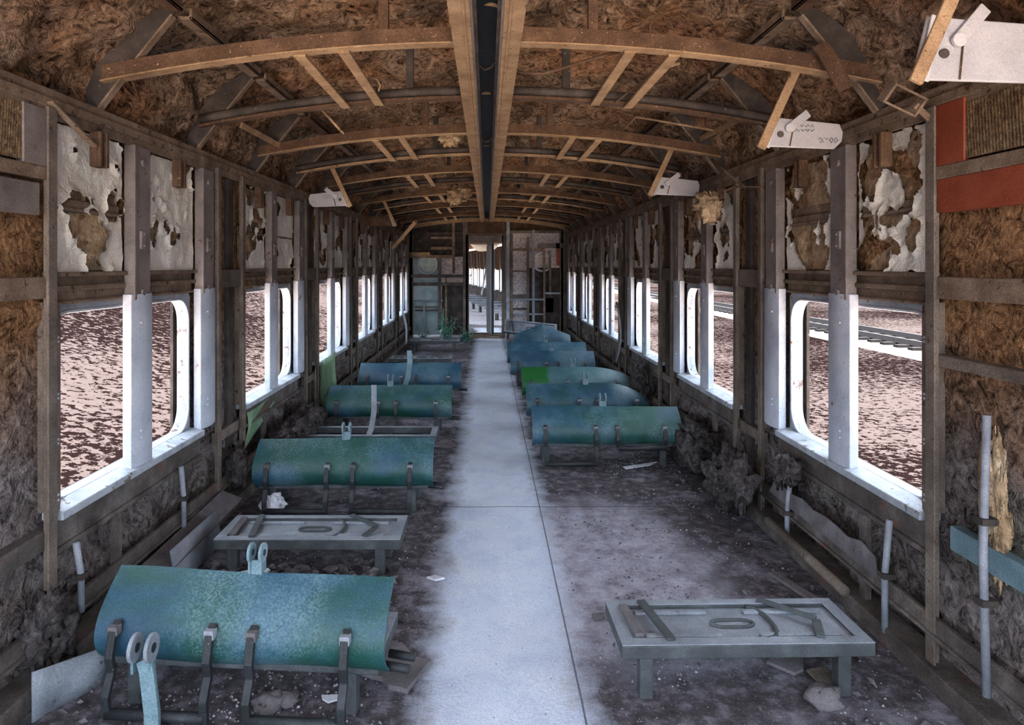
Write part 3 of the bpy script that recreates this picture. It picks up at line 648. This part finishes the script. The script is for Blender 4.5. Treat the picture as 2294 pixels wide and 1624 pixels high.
# ------------------------------------------------------------------ hanging enamel plates of the luggage rack
def plate(sg, ya, label, m='enamel', wd=.34, roll=0, marks=0, hs=1):
    x = sg*1.10; t = root('rack_plate', (x, ya, 1.93), label, 'rack plate', 'hanging luggage rack plates')
    o = MB(); n = 6
    pts = [(0, 0), (.30*wd/.34, -.012), (.335*wd/.34, .02), (.345*wd/.34, .06), (.335*wd/.34, .095), (.06, .125)]
    q = [Vector((sg*u, -.02+v*.25, v*hs)) for u, v in pts]
    o.prism(q[::sg], (0, .012, 0)); o.build('plate', m, t, bevel=.004)
    fo = MB(); fo.bar((sg*.12, -.022, .0), (sg*.15, .003, .10*hs), .004, .004); fo.build('fold_line', 'rust', t)
    ri = MB(); ri.tube([(sg*.088, -.004, .05*hs), (sg*.088, -.012, .05*hs)], .013, 14); ri.build('rusty_hole', 'dark', t)
    ta = MB(); ta.bar((sg*.125, -.012, .075*hs), (sg*.21, .008, .14*hs), .035, .007, up=(0, 1, 0)); ta.tube([(sg*.125, -.006, .075*hs), (sg*.125, -.020, .075*hs)], .019, 14); ta.build('catch_arm', m, t, bevel=.003)
    st = MB(); st.bar((sg*.0, -.03, -.01), (sg*.155, .0, .31), .036, .014, up=(0, 1, 0)); st.build('strut', 'dust', t, bevel=.003)
    st = MB(); st.bar((sg*.02, -.03, -.006), (sg*.07, -.010, .12*hs), .03, .006, up=(0, 1, 0)); st.build('strut_foot', 'enamel', t, bevel=.003)
    rng = random.Random(5)
    for k in range(marks):                                   # faint scribbled handwriting
        u, v = (.13+.02*(k % 5)+(0 if k < 10 else .09), .085-.02*(k//5)) if k < 10 else (.24+.02*(k % 4), .03-.012*(k//14))
        p = [(sg*(u+.015*j/4), -.0275+(v+.006*math.sin(j*1.7+k))*.25, v+.006*math.sin(j*1.7+k)) for j in range(5)]
        MB().tube(p, .0009, 5).build('handwriting', 'ink', t)
    return t
plate(1, 1.75, 'large white enamel rack plate hanging in the upper right corner', wd=.60, hs=1.4)
plate(1, 2.72, 'white rack plate with faint scribbles, second on the right', marks=17)
plate(1, 4.55, 'small grey white rack plate, third on the right')
plate(-1, 5.42, 'grey rack plate with dark writing on the left rail', marks=12)
plate(-1, 8.1, 'rust brown rack plate hanging on the far left', m='rust', wd=.45)

# ------------------------------------------------------------------ loose bits at the roof and walls
def rod(name, m, pts, r, label, cat, n=8): return solo(MB().tube(pts, r, n), name, m, label, cat, smooth=True)
def stripo(name, m, pts, wd, th, label, cat, up=(0, 1, 0)): return solo(MB().strip(pts, wd, th, up=up), name, m, label, cat, bevel=.002)
stripo('hanging_strap', 'rust', [at(1835, 100, 2.60), at(1850, 118, 2.58), at(1872, 158, 2.56), at(1895, 200, 2.55)], .06, .012, 'short rusty strap hanging off the right end of a ceiling beam', 'strap')
stripo('loose_lath', 'dust', [at(540, 280, 3.9), at(645, 336, 4.6)], .035, .012, 'loose tan lath sloping down from the left roof edge', 'lath')
stripo('loose_lath', 'dust', [at(1655, 268, 3.9), at(1540, 325, 4.7)], .035, .012, 'loose tan lath sloping down from the right roof edge', 'lath')
stripo('diagonal_lath', 'rail', [at(112, 228, 2.31), at(212, 328, 2.55)], .022, .010, 'thin diagonal lath across the top of the nearest left window', 'lath')
stripo('broken_bracket', 'dust', [at(880, 556, 10.6), at(932, 496, 10.0)], .05, .05, 'tan broken strut sticking up from the far left rail', 'strut')
rod('ceiling_wire', 'rust', [at(1455, 78, 2.66), at(1458, 45, 2.7), at(1478, 30, 2.72), at(1500, 45, 2.7), at(1508, 66, 2.68), at(1518, 60, 2.68)], .004, 'thin wire loop hanging near the right of the nearest beam', 'wire', 6)
rod('ceiling_wire', 'rust', [at(1165, 163, 2.95), at(1220, 165, 2.95), at(1300, 140, 2.9), at(1390, 114, 2.85)], .007, 'thin rod slanting from the trough to the right ceiling beam', 'rod', 6)
rod('ceiling_wire', 'dust', [at(825, 172, 3.2), at(845, 178, 3.2), at(852, 192, 3.2), at(848, 205, 3.2)], .004, 'short curled wire in the insulation left of the trough', 'wire', 6)
for k, (a, b, c, Y) in enumerate((((1378, 228), (1490, 150), (1522, 142), 3.0), ((700, 222), (716, 240), (770, 300), 3.7), ((1395, 290), (1425, 262), (1600, 292), 4.1))):
    pts = [at(a[0], a[1], Y+.5), at(b[0], b[1], Y+.1), at(c[0], c[1], Y)]
    rod('conduit', 'dust', pts, .007, ('bent conduit right of the trough behind the nearest beam', 'bent conduit left of the trough behind the second beam', 'bent conduit on the right below the third beam')[k], 'conduit', 6)
for k, (a, b, Y, r_) in enumerate((((2290, 930), (2238, 1560), 2.03, .012), ((1992, 1165), (2018, 1425), 2.52, .012), ((1774, 1085), (1788, 1220), 3.35, .012), ((182, 1215), (210, 1380), 2.42, .012), ((408, 1045), (412, 1195), 3.25, .012))):
    p0, p1 = at(*a, Y), at(*b, Y); sg = 1 if p0.x > 0 else -1
    p0.x = p1.x = sg*(W[sg]-.045); p1.y += .03 if k else 0
    t = root('conduit_pipe', p1, ('long grey pipe running down the nearest right wall panel', 'grey pipe stub under the nearest right window', 'grey pipe stub near the second right window post', 'pale pipe stub under the nearest left window', 'pale pipe stub beside the second left wall post')[k], 'pipe')
    mid = (p0-p1)*.5+Vector((0, .015, 0))
    MB().tube([(0, 0, 0), mid, p0-p1], r_, 10).build('tube', 'pipe', t, smooth=True)
    for q in ((.62, .33) if k == 0 else (.5,)): c = (p0-p1)*q+Vector((0, .012, 0)); MB().box(-.018, .03 if sg > 0 else .018, c.y-.02, c.y+.02, c.z-.01, c.z+.01).build('clip', 'dark', t)
rod('thin_rod', 'post', [Vector((-1.50, 4.12, .02)), Vector((-1.50, 4.12, .50))], .007, 'thin upright rod by the post beyond the nearest left window', 'rod')
rod('thin_rod', 'post', [Vector((-1.50, 5.85, .02)), Vector((-1.50, 5.85, .55))], .007, 'thin upright rod by the post beyond the second left window', 'rod')
rod('thin_rod', 'rail', [at(1580, 345, 4.6), at(1668, 420, 3.9)], .008, 'thin rod dangling below the right wall rail', 'rod')
solo(MB().strip([at(1618, 430, 3.9), at(1650, 418, 3.9), at(1716, 420, 3.75)], .05, .008, up=(0, 0, 1)), 'bent_bracket', 'rust', 'bent bracket sticking out from the right wall above the second window', 'bracket')
cp = MB(); cp.box(-.07, .07, -.02, .02, -.035, -.028); cp.box(-.07, .07, -.02, .02, .028, .035); cp.box(-.07, -.06, -.02, .02, -.03, .03); cp.box(.06, .07, -.02, .02, -.03, .03); cp.bar((.05, 0, 0), (.13, .0, -.02), .02, .02)
o = solo(cp, 'lamp_bracket', 'rail', 'empty square lamp bracket on the right rail near the corner', 'bracket', origin=(0, 0, 0)); o.location = at(2022, 222, 2.3); o.rotation_euler = (.5, .35, .2)
# green sheet hanging from a left window sill
gs = MB(); n = 10
gr = [[at(712+(753-712)*u-(8 if v > .6 else 0)*u*2*v+0, 812+(975-812)*v+(20 if u < .5 else -30)*(v if v > .5 else 0)+(-24*u), 6.12-.1*u)+Vector((.01*math.sin(6*v+4*u), 0, 0)) for v in [q/n for q in range(n+1)]] for u in [q/6 for q in range(7)]]
solo(gs.sheet(gr, .004), 'hanging_sheet', 'green', 'peeling green sheet hanging down below the third left window', 'sheet', smooth=True)
gr = [[at(552+(610-552)*u, 925-42*u+(80-62*u)*v, 4.25+.55*u)+Vector((.012*math.sin(5*v+3*u), 0, 0)) for v in [q/n for q in range(n+1)]] for u in [q/6 for q in range(7)]]
solo(MB().sheet(gr, .004), 'hanging_sheet', 'green', 'green flap of peeled sill sheet under the second left window', 'sheet', smooth=True)
rod('curved_cable', 'sill', [Vector((1.50, 7.75-.25*math.sin(PI*q/10), 1.02-.07*q)) for q in range(11)], .012, 'pale curved cable on the right wall beyond the third window', 'cable')
ws = MB(); gr = [[Vector((-1.44+.07*v+.02*math.sin(4*v), 11.35+.25*u, .62-.52*v)) for v in [q/8 for q in range(9)]] for u in (0, .5, 1)]
solo(ws.sheet(gr, .006), 'curled_panel', 'white', 'white curled panel leaning off the far end of the left wall', 'panel', smooth=True)
# torn strip of sheet on the right lower rail, and a trough below it
pts = [Vector((1.52, 2.62+.1*k, .29+.018*math.sin(k*2.3)+.008*(k % 3))) for k in range(10)]
st = MB(); st.prism([Vector((1.515, 2.6, .235))]+[Vector((1.515, p.y, p.z+.02)) for p in pts]+[Vector((1.515, 3.6, .235))], (.006, 0, 0))
solo(st, 'torn_strip', 'board', 'pale torn strip of sheet above the right lower rail', 'strip')
for k in range(5):
    y = 2.75+1.83*k
    solo(MB().box(-1.55, -1.525, y, y+.05, .075, .42), 'lower_stud', 'lowrail', '%s short stud below the left wall windows' % ORD[k], 'stud', 'short studs of the left wall', 'structure', bevel=.003)
    solo(MB().box(1.555, 1.58, y, y+.05, .075, .42), 'lower_stud', 'lowrail', '%s short stud below the right wall windows' % ORD[k], 'stud', 'short studs of the right wall', 'structure', bevel=.003)
solo(MB().tube([(1.47, 2.75, .11), (1.47, 3.5, .115)], .022, 10), 'loose_tube', 'post', 'loose tube lying along the right wall base', 'tube', smooth=True)
# wool clumps
def clump(name, c, r, label, m='wool_grey', sub=5, seed=1):
    rng = random.Random(seed); b = MB()
    for k in range(sub):
        q = Vector(c)+Vector((rng.uniform(-.6, .6)*r[0], rng.uniform(-.8, .8)*r[1], rng.uniform(-.35, .4)*r[2]))
        b.blob(q, [v*rng.uniform(.45, .75) for v in r], seed*10+k, .9, 18, 12, 2.2)
    return solo(b, name, m, label, 'insulation', smooth=True)
clump('insulation_roll', (-1.42, 4.95, .22), (.10, .45, .12), 'grey slumped insulation roll along the left wall under the second window', seed=2, sub=8)
clump('insulation_clump', (1.42, 3.85, .20), (.10, .22, .20), 'grey insulation clump fallen beside the second right wall post', seed=3)
clump('insulation_clump', (1.44, 4.82, .20), (.10, .30, .17), 'grey insulation heap at the right wall under the second window', seed=4, sub=7)
clump('insulation_clump', (1.46, 6.4, .32), (.07, .16, .18), 'pinkish insulation tuft on the right wall under the third window', seed=5)
clump('insulation_clump', (1.48, 3.35, .42), (.05, .12, .10), 'ragged tuft hanging below the nearest right window sill', seed=6)
clump('insulation_clump', (-1.48, 2.28, .22), (.06, .10, .14), 'pale ragged tuft low on the nearest left wall panel', seed=7)
clump('insulation_clump', (-1.48, 3.95, .25), (.06, .12, .14), 'grey tuft at the left wall beside the second row panel', seed=8)
clump('insulation_clump', at(1010, 312, 5.0), (.07, .10, .06), 'pinkish insulation tuft hanging left of the trough', 'wool_tan', seed=9)
clump('insulation_clump', at(1018, 440, 8.1), (.16, .2, .12), 'large pinkish tuft hanging from the far ceiling left of the trough', 'wool_tan', seed=10)
clump('insulation_patch', (1.575, 2.06, .72), (.025, .05, .22), 'bright tan patch of insulation in the nearest right wall panel', 'wool_tan', seed=11)
clump('insulation_clump', at(1600, 460, 4.05), (.09, .1, .10), 'orange torn insulation bulging above the second right window', 'wool_tan', seed=12)

# ------------------------------------------------------------------ debris on the floor
rng = random.Random(3)
def slab(pix, th, name, m, label, cat, lift=.004):
    p = [fl(*q)+Vector((0, 0, lift)) for q in pix]
    return solo(MB().prism(p[::-1], (0, 0, th)), name, m, label, cat, bevel=.003)
slab([(795, 1500), (880, 1462), (905, 1470), (930, 1500), (968, 1506), (935, 1545), (912, 1576), (870, 1566), (855, 1548), (810, 1535)], .018, 'torn_board', 'board', 'broken grey board on the floor beside the nearest left bench', 'board', .03)
slab([(955, 1298), (975, 1294), (997, 1300), (975, 1305)], .01, 'wood_chip', 'paper', 'pale leaf shaped chip at the left edge of the aisle', 'chip')
slab([(1325, 1385), (1352, 1382), (1356, 1390), (1332, 1394)], .018, 'wood_chip', 'board', 'small wooden chip at the right edge of the aisle', 'chip')
slab([(1722, 1290), (1738, 1288), (1835, 1348), (1815, 1352)], .015, 'fallen_plank', 'board', 'thin plank lying on the floor along the right wall', 'plank')
slab([(1716, 1490), (1730, 1478), (1800, 1478), (1800, 1508), (1780, 1518)], .012, 'board_scrap', 'board', 'pale board scrap under the nearest right bench', 'board')
slab([(1806, 1508), (1850, 1500), (1880, 1540), (1850, 1552)], .012, 'board_scrap', 'post', 'dark board scrap under the nearest right bench by its far leg', 'board')
slab([(720, 1562), (758, 1560), (762, 1572), (735, 1580), (722, 1572)], .006, 'paper_scrap', 'paper', 'white scrap of paper in front of the nearest left bench', 'paper')
slab([(1395, 1048), (1475, 1036), (1455, 1045), (1402, 1053)], .006, 'paper_scrap', 'paper', 'pale sliver on the floor before the nearest right row panel', 'paper')
slab([(962, 1002), (1000, 985), (1024, 1000), (1008, 1006)], .01, 'board_scrap', 'board', 'grey scrap beside the second left row panel', 'board')
slab([(645, 955), (700, 950), (705, 962), (650, 966)], .01, 'board_scrap', 'board', 'flat grey scrap at the left wall behind the second row panel', 'board')
def crumple(c, r, label, seed): solo(MB().blob(c, r, seed, .8, 16, 10, 2.6), 'crumpled_paper', 'paper', label, 'paper')
crumple(fl(850, 1092)+Vector((0, 0, .03)), (.07, .05, .03), 'crumpled white paper under the second left row panel', 3)
crumple(fl(612, 1152)+Vector((0, 0, .05)), (.06, .05, .06), 'crumpled white rag against the left wall behind the bare bench', 4)
crumple(fl(565, 1310)+Vector((0, 0, .03)), (.09, .05, .025), 'crumpled pale rag behind the nearest left panel', 5)
ls = MB(); gr = [[Vector((-1.44+.12*u, 2.12+.22*u, .0+.16*v-.04*u*v)) for v in (0, .5, 1)] for u in [q/6 for q in range(7)]]
solo(ls.sheet(gr, .006), 'leaning_sheet', 'pan', 'pale blue sheet leaning at the wall base in the lower left corner', 'sheet', smooth=True)
ls = MB(); gr = [[Vector((-1.40+.03*v, 2.95+.5*u, .17*(1-v)+.02)) for v in (0, .5, 1)] for u in (0, .5, 1)]
solo(ls.sheet(gr, .006), 'base_sheet', 'pipe', 'pale blue sheet along the left wall base by the bare bench', 'sheet', smooth=True)
pl = MB().bar((-1.44, 2.75, .12), (-1.43, 3.75, .16), .12, .02, up=(.4, 0, 1)); solo(pl, 'ledge_board', 'board', 'brown ledge board along the left wall beside the bare bench', 'board', bevel=.003)
for k, (px, py, r_) in enumerate(((602, 1590, .045), (640, 1578, .035), (870, 1395, .03), (1850, 1575, .05))):
    solo(MB().blob(fl(px, py)+Vector((0, 0, r_*.5)), (r_*1.2, r_, r_*.7), k+20, .5, 14, 9), 'stone', 'board', ('rounded lump of rubble in the lower left of the floor', 'smaller rubble lump in the lower left of the floor', 'rubble lump by the right end of the nearest left bench', 'rubble lump under the nearest right bench')[k], 'rubble', smooth=True)
lf = MB()                                        # leaf litter between the left benches and along the walls
def leafat(p, s):
    a = rng.uniform(0, 2*PI); t = Vector((math.cos(a), math.sin(a), rng.uniform(-.4, .5))); n_ = Vector((-math.sin(a), math.cos(a), rng.uniform(-.5, .5)))
    c = Vector(p); lf.add([c-t*s, c+n_*s*.5, c+t*s, c-n_*s*.5+Vector((0, 0, s*.35))], [(0, 1, 2), (0, 2, 3)])
for k in range(900): leafat((rng.uniform(-1.3, -.42), rng.uniform(2.5, 3.2), rng.uniform(.005, .05)), rng.uniform(.015, .04))
for k in range(1500):
    sg = rng.choice((-1, 1)); leafat((sg*(1.45-abs(rng.gauss(0, .18))), rng.uniform(1.9, 12), rng.uniform(.005, .04)), rng.uniform(.008, .020))
for k in range(900): leafat((rng.choice((-1, 1))*rng.uniform(.45, 1.4), rng.uniform(1.9, 9), rng.uniform(.004, .02)), rng.uniform(.006, .016))
solo(lf, 'leaf_litter', 'leaf', 'dark dry leaf litter scattered under the benches and along the walls', 'leaves', kind='stuff')
gv = MB()
for k in range(9000):
    y = 1.95+rng.random()**1.7*8; x = rng.choice((-.75, .85))+rng.gauss(0, .33)
    if abs(x-.06) < .30+.08*rng.random() or abs(x) > 1.5: continue
    if mn.noise(Vector((x*2.5, y*2.5, 3))) < -.05: continue
    s_ = rng.uniform(.003, .0075); q = Vector((x, y, .006))
    gv.add([q+Vector((s_, 0, 0)), q+Vector((0, s_, 0)), q+Vector((-s_, 0, 0)), q+Vector((0, -s_, 0)), q+Vector((0, 0, s_))], [(0, 1, 4), (1, 2, 4), (2, 3, 4), (3, 0, 4)])
solo(gv, 'gravel', 'gravel', 'loose grit and glass crumbs scattered on the floor either side of the aisle', 'gravel', kind='stuff')

# ------------------------------------------------------------------ end partition and the carriage beyond
ew = root('wall_end', (0, YEND, 0), 'stripped end partition of studs and rails around the doorway', 'wall', None, 'structure')
def eb(name, x0, y0, x1, y1, m, Y=YEND, th=.05, bev=.004):
    a, b = at(x0, y0, Y), at(x1, y1, Y); return MB().box(min(a.x, b.x), max(a.x, b.x), Y-YEND, Y-YEND+th, min(a.z, b.z), max(a.z, b.z)).build(name, m, ew, bevel=bev)
for x0, y0, x1, y1, m in ((917, 515, 924, 757, 'post'), (981, 575, 988, 740, 'lowrail'), (997, 618, 1001, 735, 'rail'), (1013, 495, 1019, 612, 'rail'), (1037, 490, 1048, 757, 'post'), (1043, 525, 1050, 757, 'dark'), (1124, 525, 1132, 757, 'post'), (1134, 490, 1142, 720, 'sill'),
                          (1143, 520, 1149, 740, 'rail'), (1180, 530, 1186, 720, 'post'), (1192, 515, 1198, 740, 'pipe'), (1217, 545, 1222, 730, 'rail'), (1230, 560, 1235, 660, 'post'), (1254, 515, 1262, 757, 'post'), (948, 675, 952, 745, 'pipe')):
    eb('stud', x0, y0, x1, y1, m)
for x0, y0, x1, y1, m in ((917, 571, 1015, 578, 'rail'), (920, 615, 1040, 622, 'lowrail'), (922, 633, 1040, 640, 'lowrail'), (965, 553, 1015, 559, 'rail'), (965, 530, 1018, 535, 'rail'), (925, 672, 992, 675, 'pipe'), (930, 686, 982, 690, 'post'), (930, 694, 982, 697, 'dark'),
                          (1134, 516, 1260, 522, 'post'), (1143, 556, 1222, 562, 'rail'), (1148, 606, 1182, 609, 'rail'), (1143, 669, 1220, 673, 'pipe'), (1143, 702, 1222, 706, 'pipe'), (1148, 660, 1182, 668, 'lowrail'), (1222, 655, 1256, 659, 'sill'), (1140, 690, 1180, 694, 'dark'), (925, 520, 1037, 526, 'dark')):
    eb('cross_rail', x0, y0, x1, y1, m, YEND-.02 if y0 % 2 else YEND+.01)
for sg in (-1, 1): MB().box(sg*1.47, sg*1.72, .0, .06, 0, 2.3).build('corner_board', 'post', ew, bevel=.004)
eb('header', 1048, 527, 1128, 544, 'grey'); eb('header_board', 1048, 496, 1128, 523, 'rust', YEND+.03)
nn = 24; R = [[Vector((x, yy, archz(x)+zz)) for yy, zz in ((-.03, -.01), (.03, -.01), (.03, .05), (-.03, .05))] for x in [-1.5+3.03*i/nn for i in range(nn+1)]]
MB().rings(R).build('end_arch', 'dust', ew)
# infill boards set back behind the studs
for x0, y0, x1, y1, m in ((922, 575, 985, 750, 'partition'), (985, 575, 1040, 622, 'patterned'), (990, 640, 1040, 750, 'dark'), (919, 440, 1040, 575, 'dark'), (1147, 520, 1182, 745, 'patterned'), (1182, 520, 1258, 600, 'patterned'), (1182, 600, 1258, 750, 'dark'), (1130, 440, 1262, 520, 'rust'), (1048, 440, 1130, 500, 'rust'), (1222, 668, 1240, 700, 'partition')):
    eb('infill_board', x0, y0, x1, y1, m, YEND+.12, .02, 0)
for c, r_ in ((at(958, 592, YEND+.1), .19), (at(1215, 586, YEND+.1), .19)):
    c = c-Vector((0, YEND, 0)); MB().tube([c+Vector((r_*math.cos(a), -.02, r_*math.sin(a))) for a in [2*PI*q/32 for q in range(32)]], .022, 8, closed=True).build('porthole_ring', 'white', ew, smooth=True)
for x0, y0, x1, y1, m in ((1246, 545, 1254, 595, 'orange'), (1205, 545, 1262, 556, 'board'), (925, 578, 930, 610, 'sill')): eb('hanging_scrap', x0, y0, x1, y1, m, YEND-.06, .01, 0)
eb('loose_plank', 912, 565, 963, 572, 'dust', YEND-.1, .04)
dr = root('door_1', (at(1104, 0, 13.6).x, 13.42, 0), 'dark open door leaf on the right of the far doorway', 'door', None, 'structure')
dr.rotation_euler.z = math.radians(9); MB().box(-.02, .02, 0, .70, .05, 1.95).build('door_leaf', 'iron', dr, bevel=.004); MB().box(-.03, -.02, .05, .10, .1, 1.9).build('door_edge', 'pipe', dr)
for k in range(3): solo(MB().box(-.36, .34, YEND-.05+.3*k, YEND+.05+.3*k, 0, .02+.015*k), 'threshold_strip', 'rail', '%s threshold strip across the far doorway' % ('nearest', 'middle', 'farthest')[k], 'threshold', 'threshold strips', bevel=.003)
dp = MB(); gr = [[at(1054+(1118-1054)*u, 547+18*v*math.sin(PI*u)+3*math.sin(9*u)*v, 14.0+.3*v) for v in [q/6 for q in range(7)]] for u in [q/12 for q in range(13)]]
solo(dp.sheet(gr, .004), 'sagging_film', 'film', 'sagging strip of white film across the top of the far doorway', 'film', smooth=True)
# next carriage
NA = math.radians(9)
nc = root('carriage_beyond', (0, 16.0, 0), 'next stripped carriage seen through the far doorway', 'carriage', None, 'structure', rz=NA)
MB().box(-1.6, 1.6, -1, 18, -.1, 0).build('floor_sheet', 'paper', nc)
for sg in (-1, 1):
    for k in range(10):
        y = k*1.8
        b = MB().box(sg*1.55, sg*1.6, y, y+1.8, 0, .585); b.box(sg*1.55, sg*1.6, y, y+1.8, 1.275, 2.1); b.box(sg*1.55, sg*1.6, y+1.2, y+1.8, .585, 1.275)
        b.build('side_wall', 'wool_wall', nc)
        
        for u_ in (.5, 1.2): MB().box(sg*1.5, sg*1.55, y+u_, y+u_+.19, .55, 1.32).build('upright', 'white', nc); MB().box(sg*1.5, sg*1.55, y+u_, y+u_+.17, 1.32, 2).build('upright', 'grey', nc)  # lower lengths take the same painted window glow
b = MB()
for i in range(16):
    xa, xb = -1.6+3.2*i/16, -1.6+3.2*(i+1)/16
    b.add([(xa, 0, roofz(xa)), (xb, 0, roofz(xb)), (xb, 18, roofz(xb)), (xa, 18, roofz(xa))], [(0, 3, 2, 1)])
b.build('roof_lining', 'wool', nc, smooth=True)
MB().box(-1.6, 1.6, 18, 18.1, 0, 2.3).build('far_wall', 'patterned', nc)
for k in range(8):
    fy = 1.5+k*1.5; t = root('far_bench', (.95*math.cos(NA)-fy*math.sin(NA), 16.0+fy*math.cos(NA)+.95*math.sin(NA), 0), '%s dim bench in the carriage beyond the doorway' % ORD[k], 'bench', 'benches in the carriage beyond', rz=NA)
    MB().box(-.5, .5, 0, .35, .18, .24).build('seat', 'pan', t, bevel=.004)
    for lx in (-.45, .40): MB().box(lx, lx+.05, .02, .3, 0, .18).build('leg', 'iron', t)
rod('fallen_lath', 'sill', [at(1078, 660, 17), at(1092, 590, 18)], .025, 'pale fallen lath leaning in the carriage beyond', 'lath')
ve = MB(); ye = YEND+2.12
ve.box(-1.66, -.42, ye, ye+.05, 0, 2.75); ve.box(.42, 1.70, ye, ye+.05, 0, 2.75); ve.box(-.42, .42, ye, ye+.05, 2.0, 2.75)
ve.box(-.5, -.44, ye, ye+1.0, 0, 2.1); ve.box(.5, .56, ye, ye+.7, 0, 2.1); ve.box(-.5, .56, ye, ye+1.2, 2.0, 2.1)
solo(ve, 'vestibule_wall', 'dark', 'dark vestibule wall and gangway hood behind the end partition', 'wall', kind='structure')
# shrub growing at the end partition
sh = root('shrub', (at(1000, 0, 12.7).x, 12.7, 0), 'small green shrub growing through the floor by the far left partition', 'shrub')
st = MB(); lv = MB(); rng = random.Random(8)
for k in range(46):
    a = rng.uniform(0, 2*PI); L = rng.uniform(.22, .64)*(1 if k < 30 else .6); sp = rng.uniform(.1, .75); ox = rng.choice((0, 0, .38, -.45))
    if ox: L *= .5
    base = Vector((ox+rng.uniform(-.1, .1), rng.uniform(-.1, .1), 0)); tip = base+Vector((math.cos(a)*L*sp, math.sin(a)*L*sp, L))
    st.tube([base, base.lerp(tip, .5)+Vector((0, 0, .03)), tip], [.006, .005, .003], 5)
    for q in range(22):
        c = base.lerp(tip, rng.uniform(.2, 1))+Vector((rng.gauss(0, .035), rng.gauss(0, .035), rng.gauss(0, .03))); b_ = rng.uniform(0, 2*PI); s_ = rng.uniform(.012, .028)
        t_ = Vector((math.cos(b_), math.sin(b_), rng.uniform(-.5, .6)))*s_; n_ = Vector((-math.sin(b_), math.cos(b_), rng.uniform(-.6, .6)))*s_*.5
        lv.add([c-t_, c+n_, c+t_, c-n_], [(0, 1, 2, 3)])
st.build('stems', 'plant', sh); lv.build('foliage', 'plant', sh)
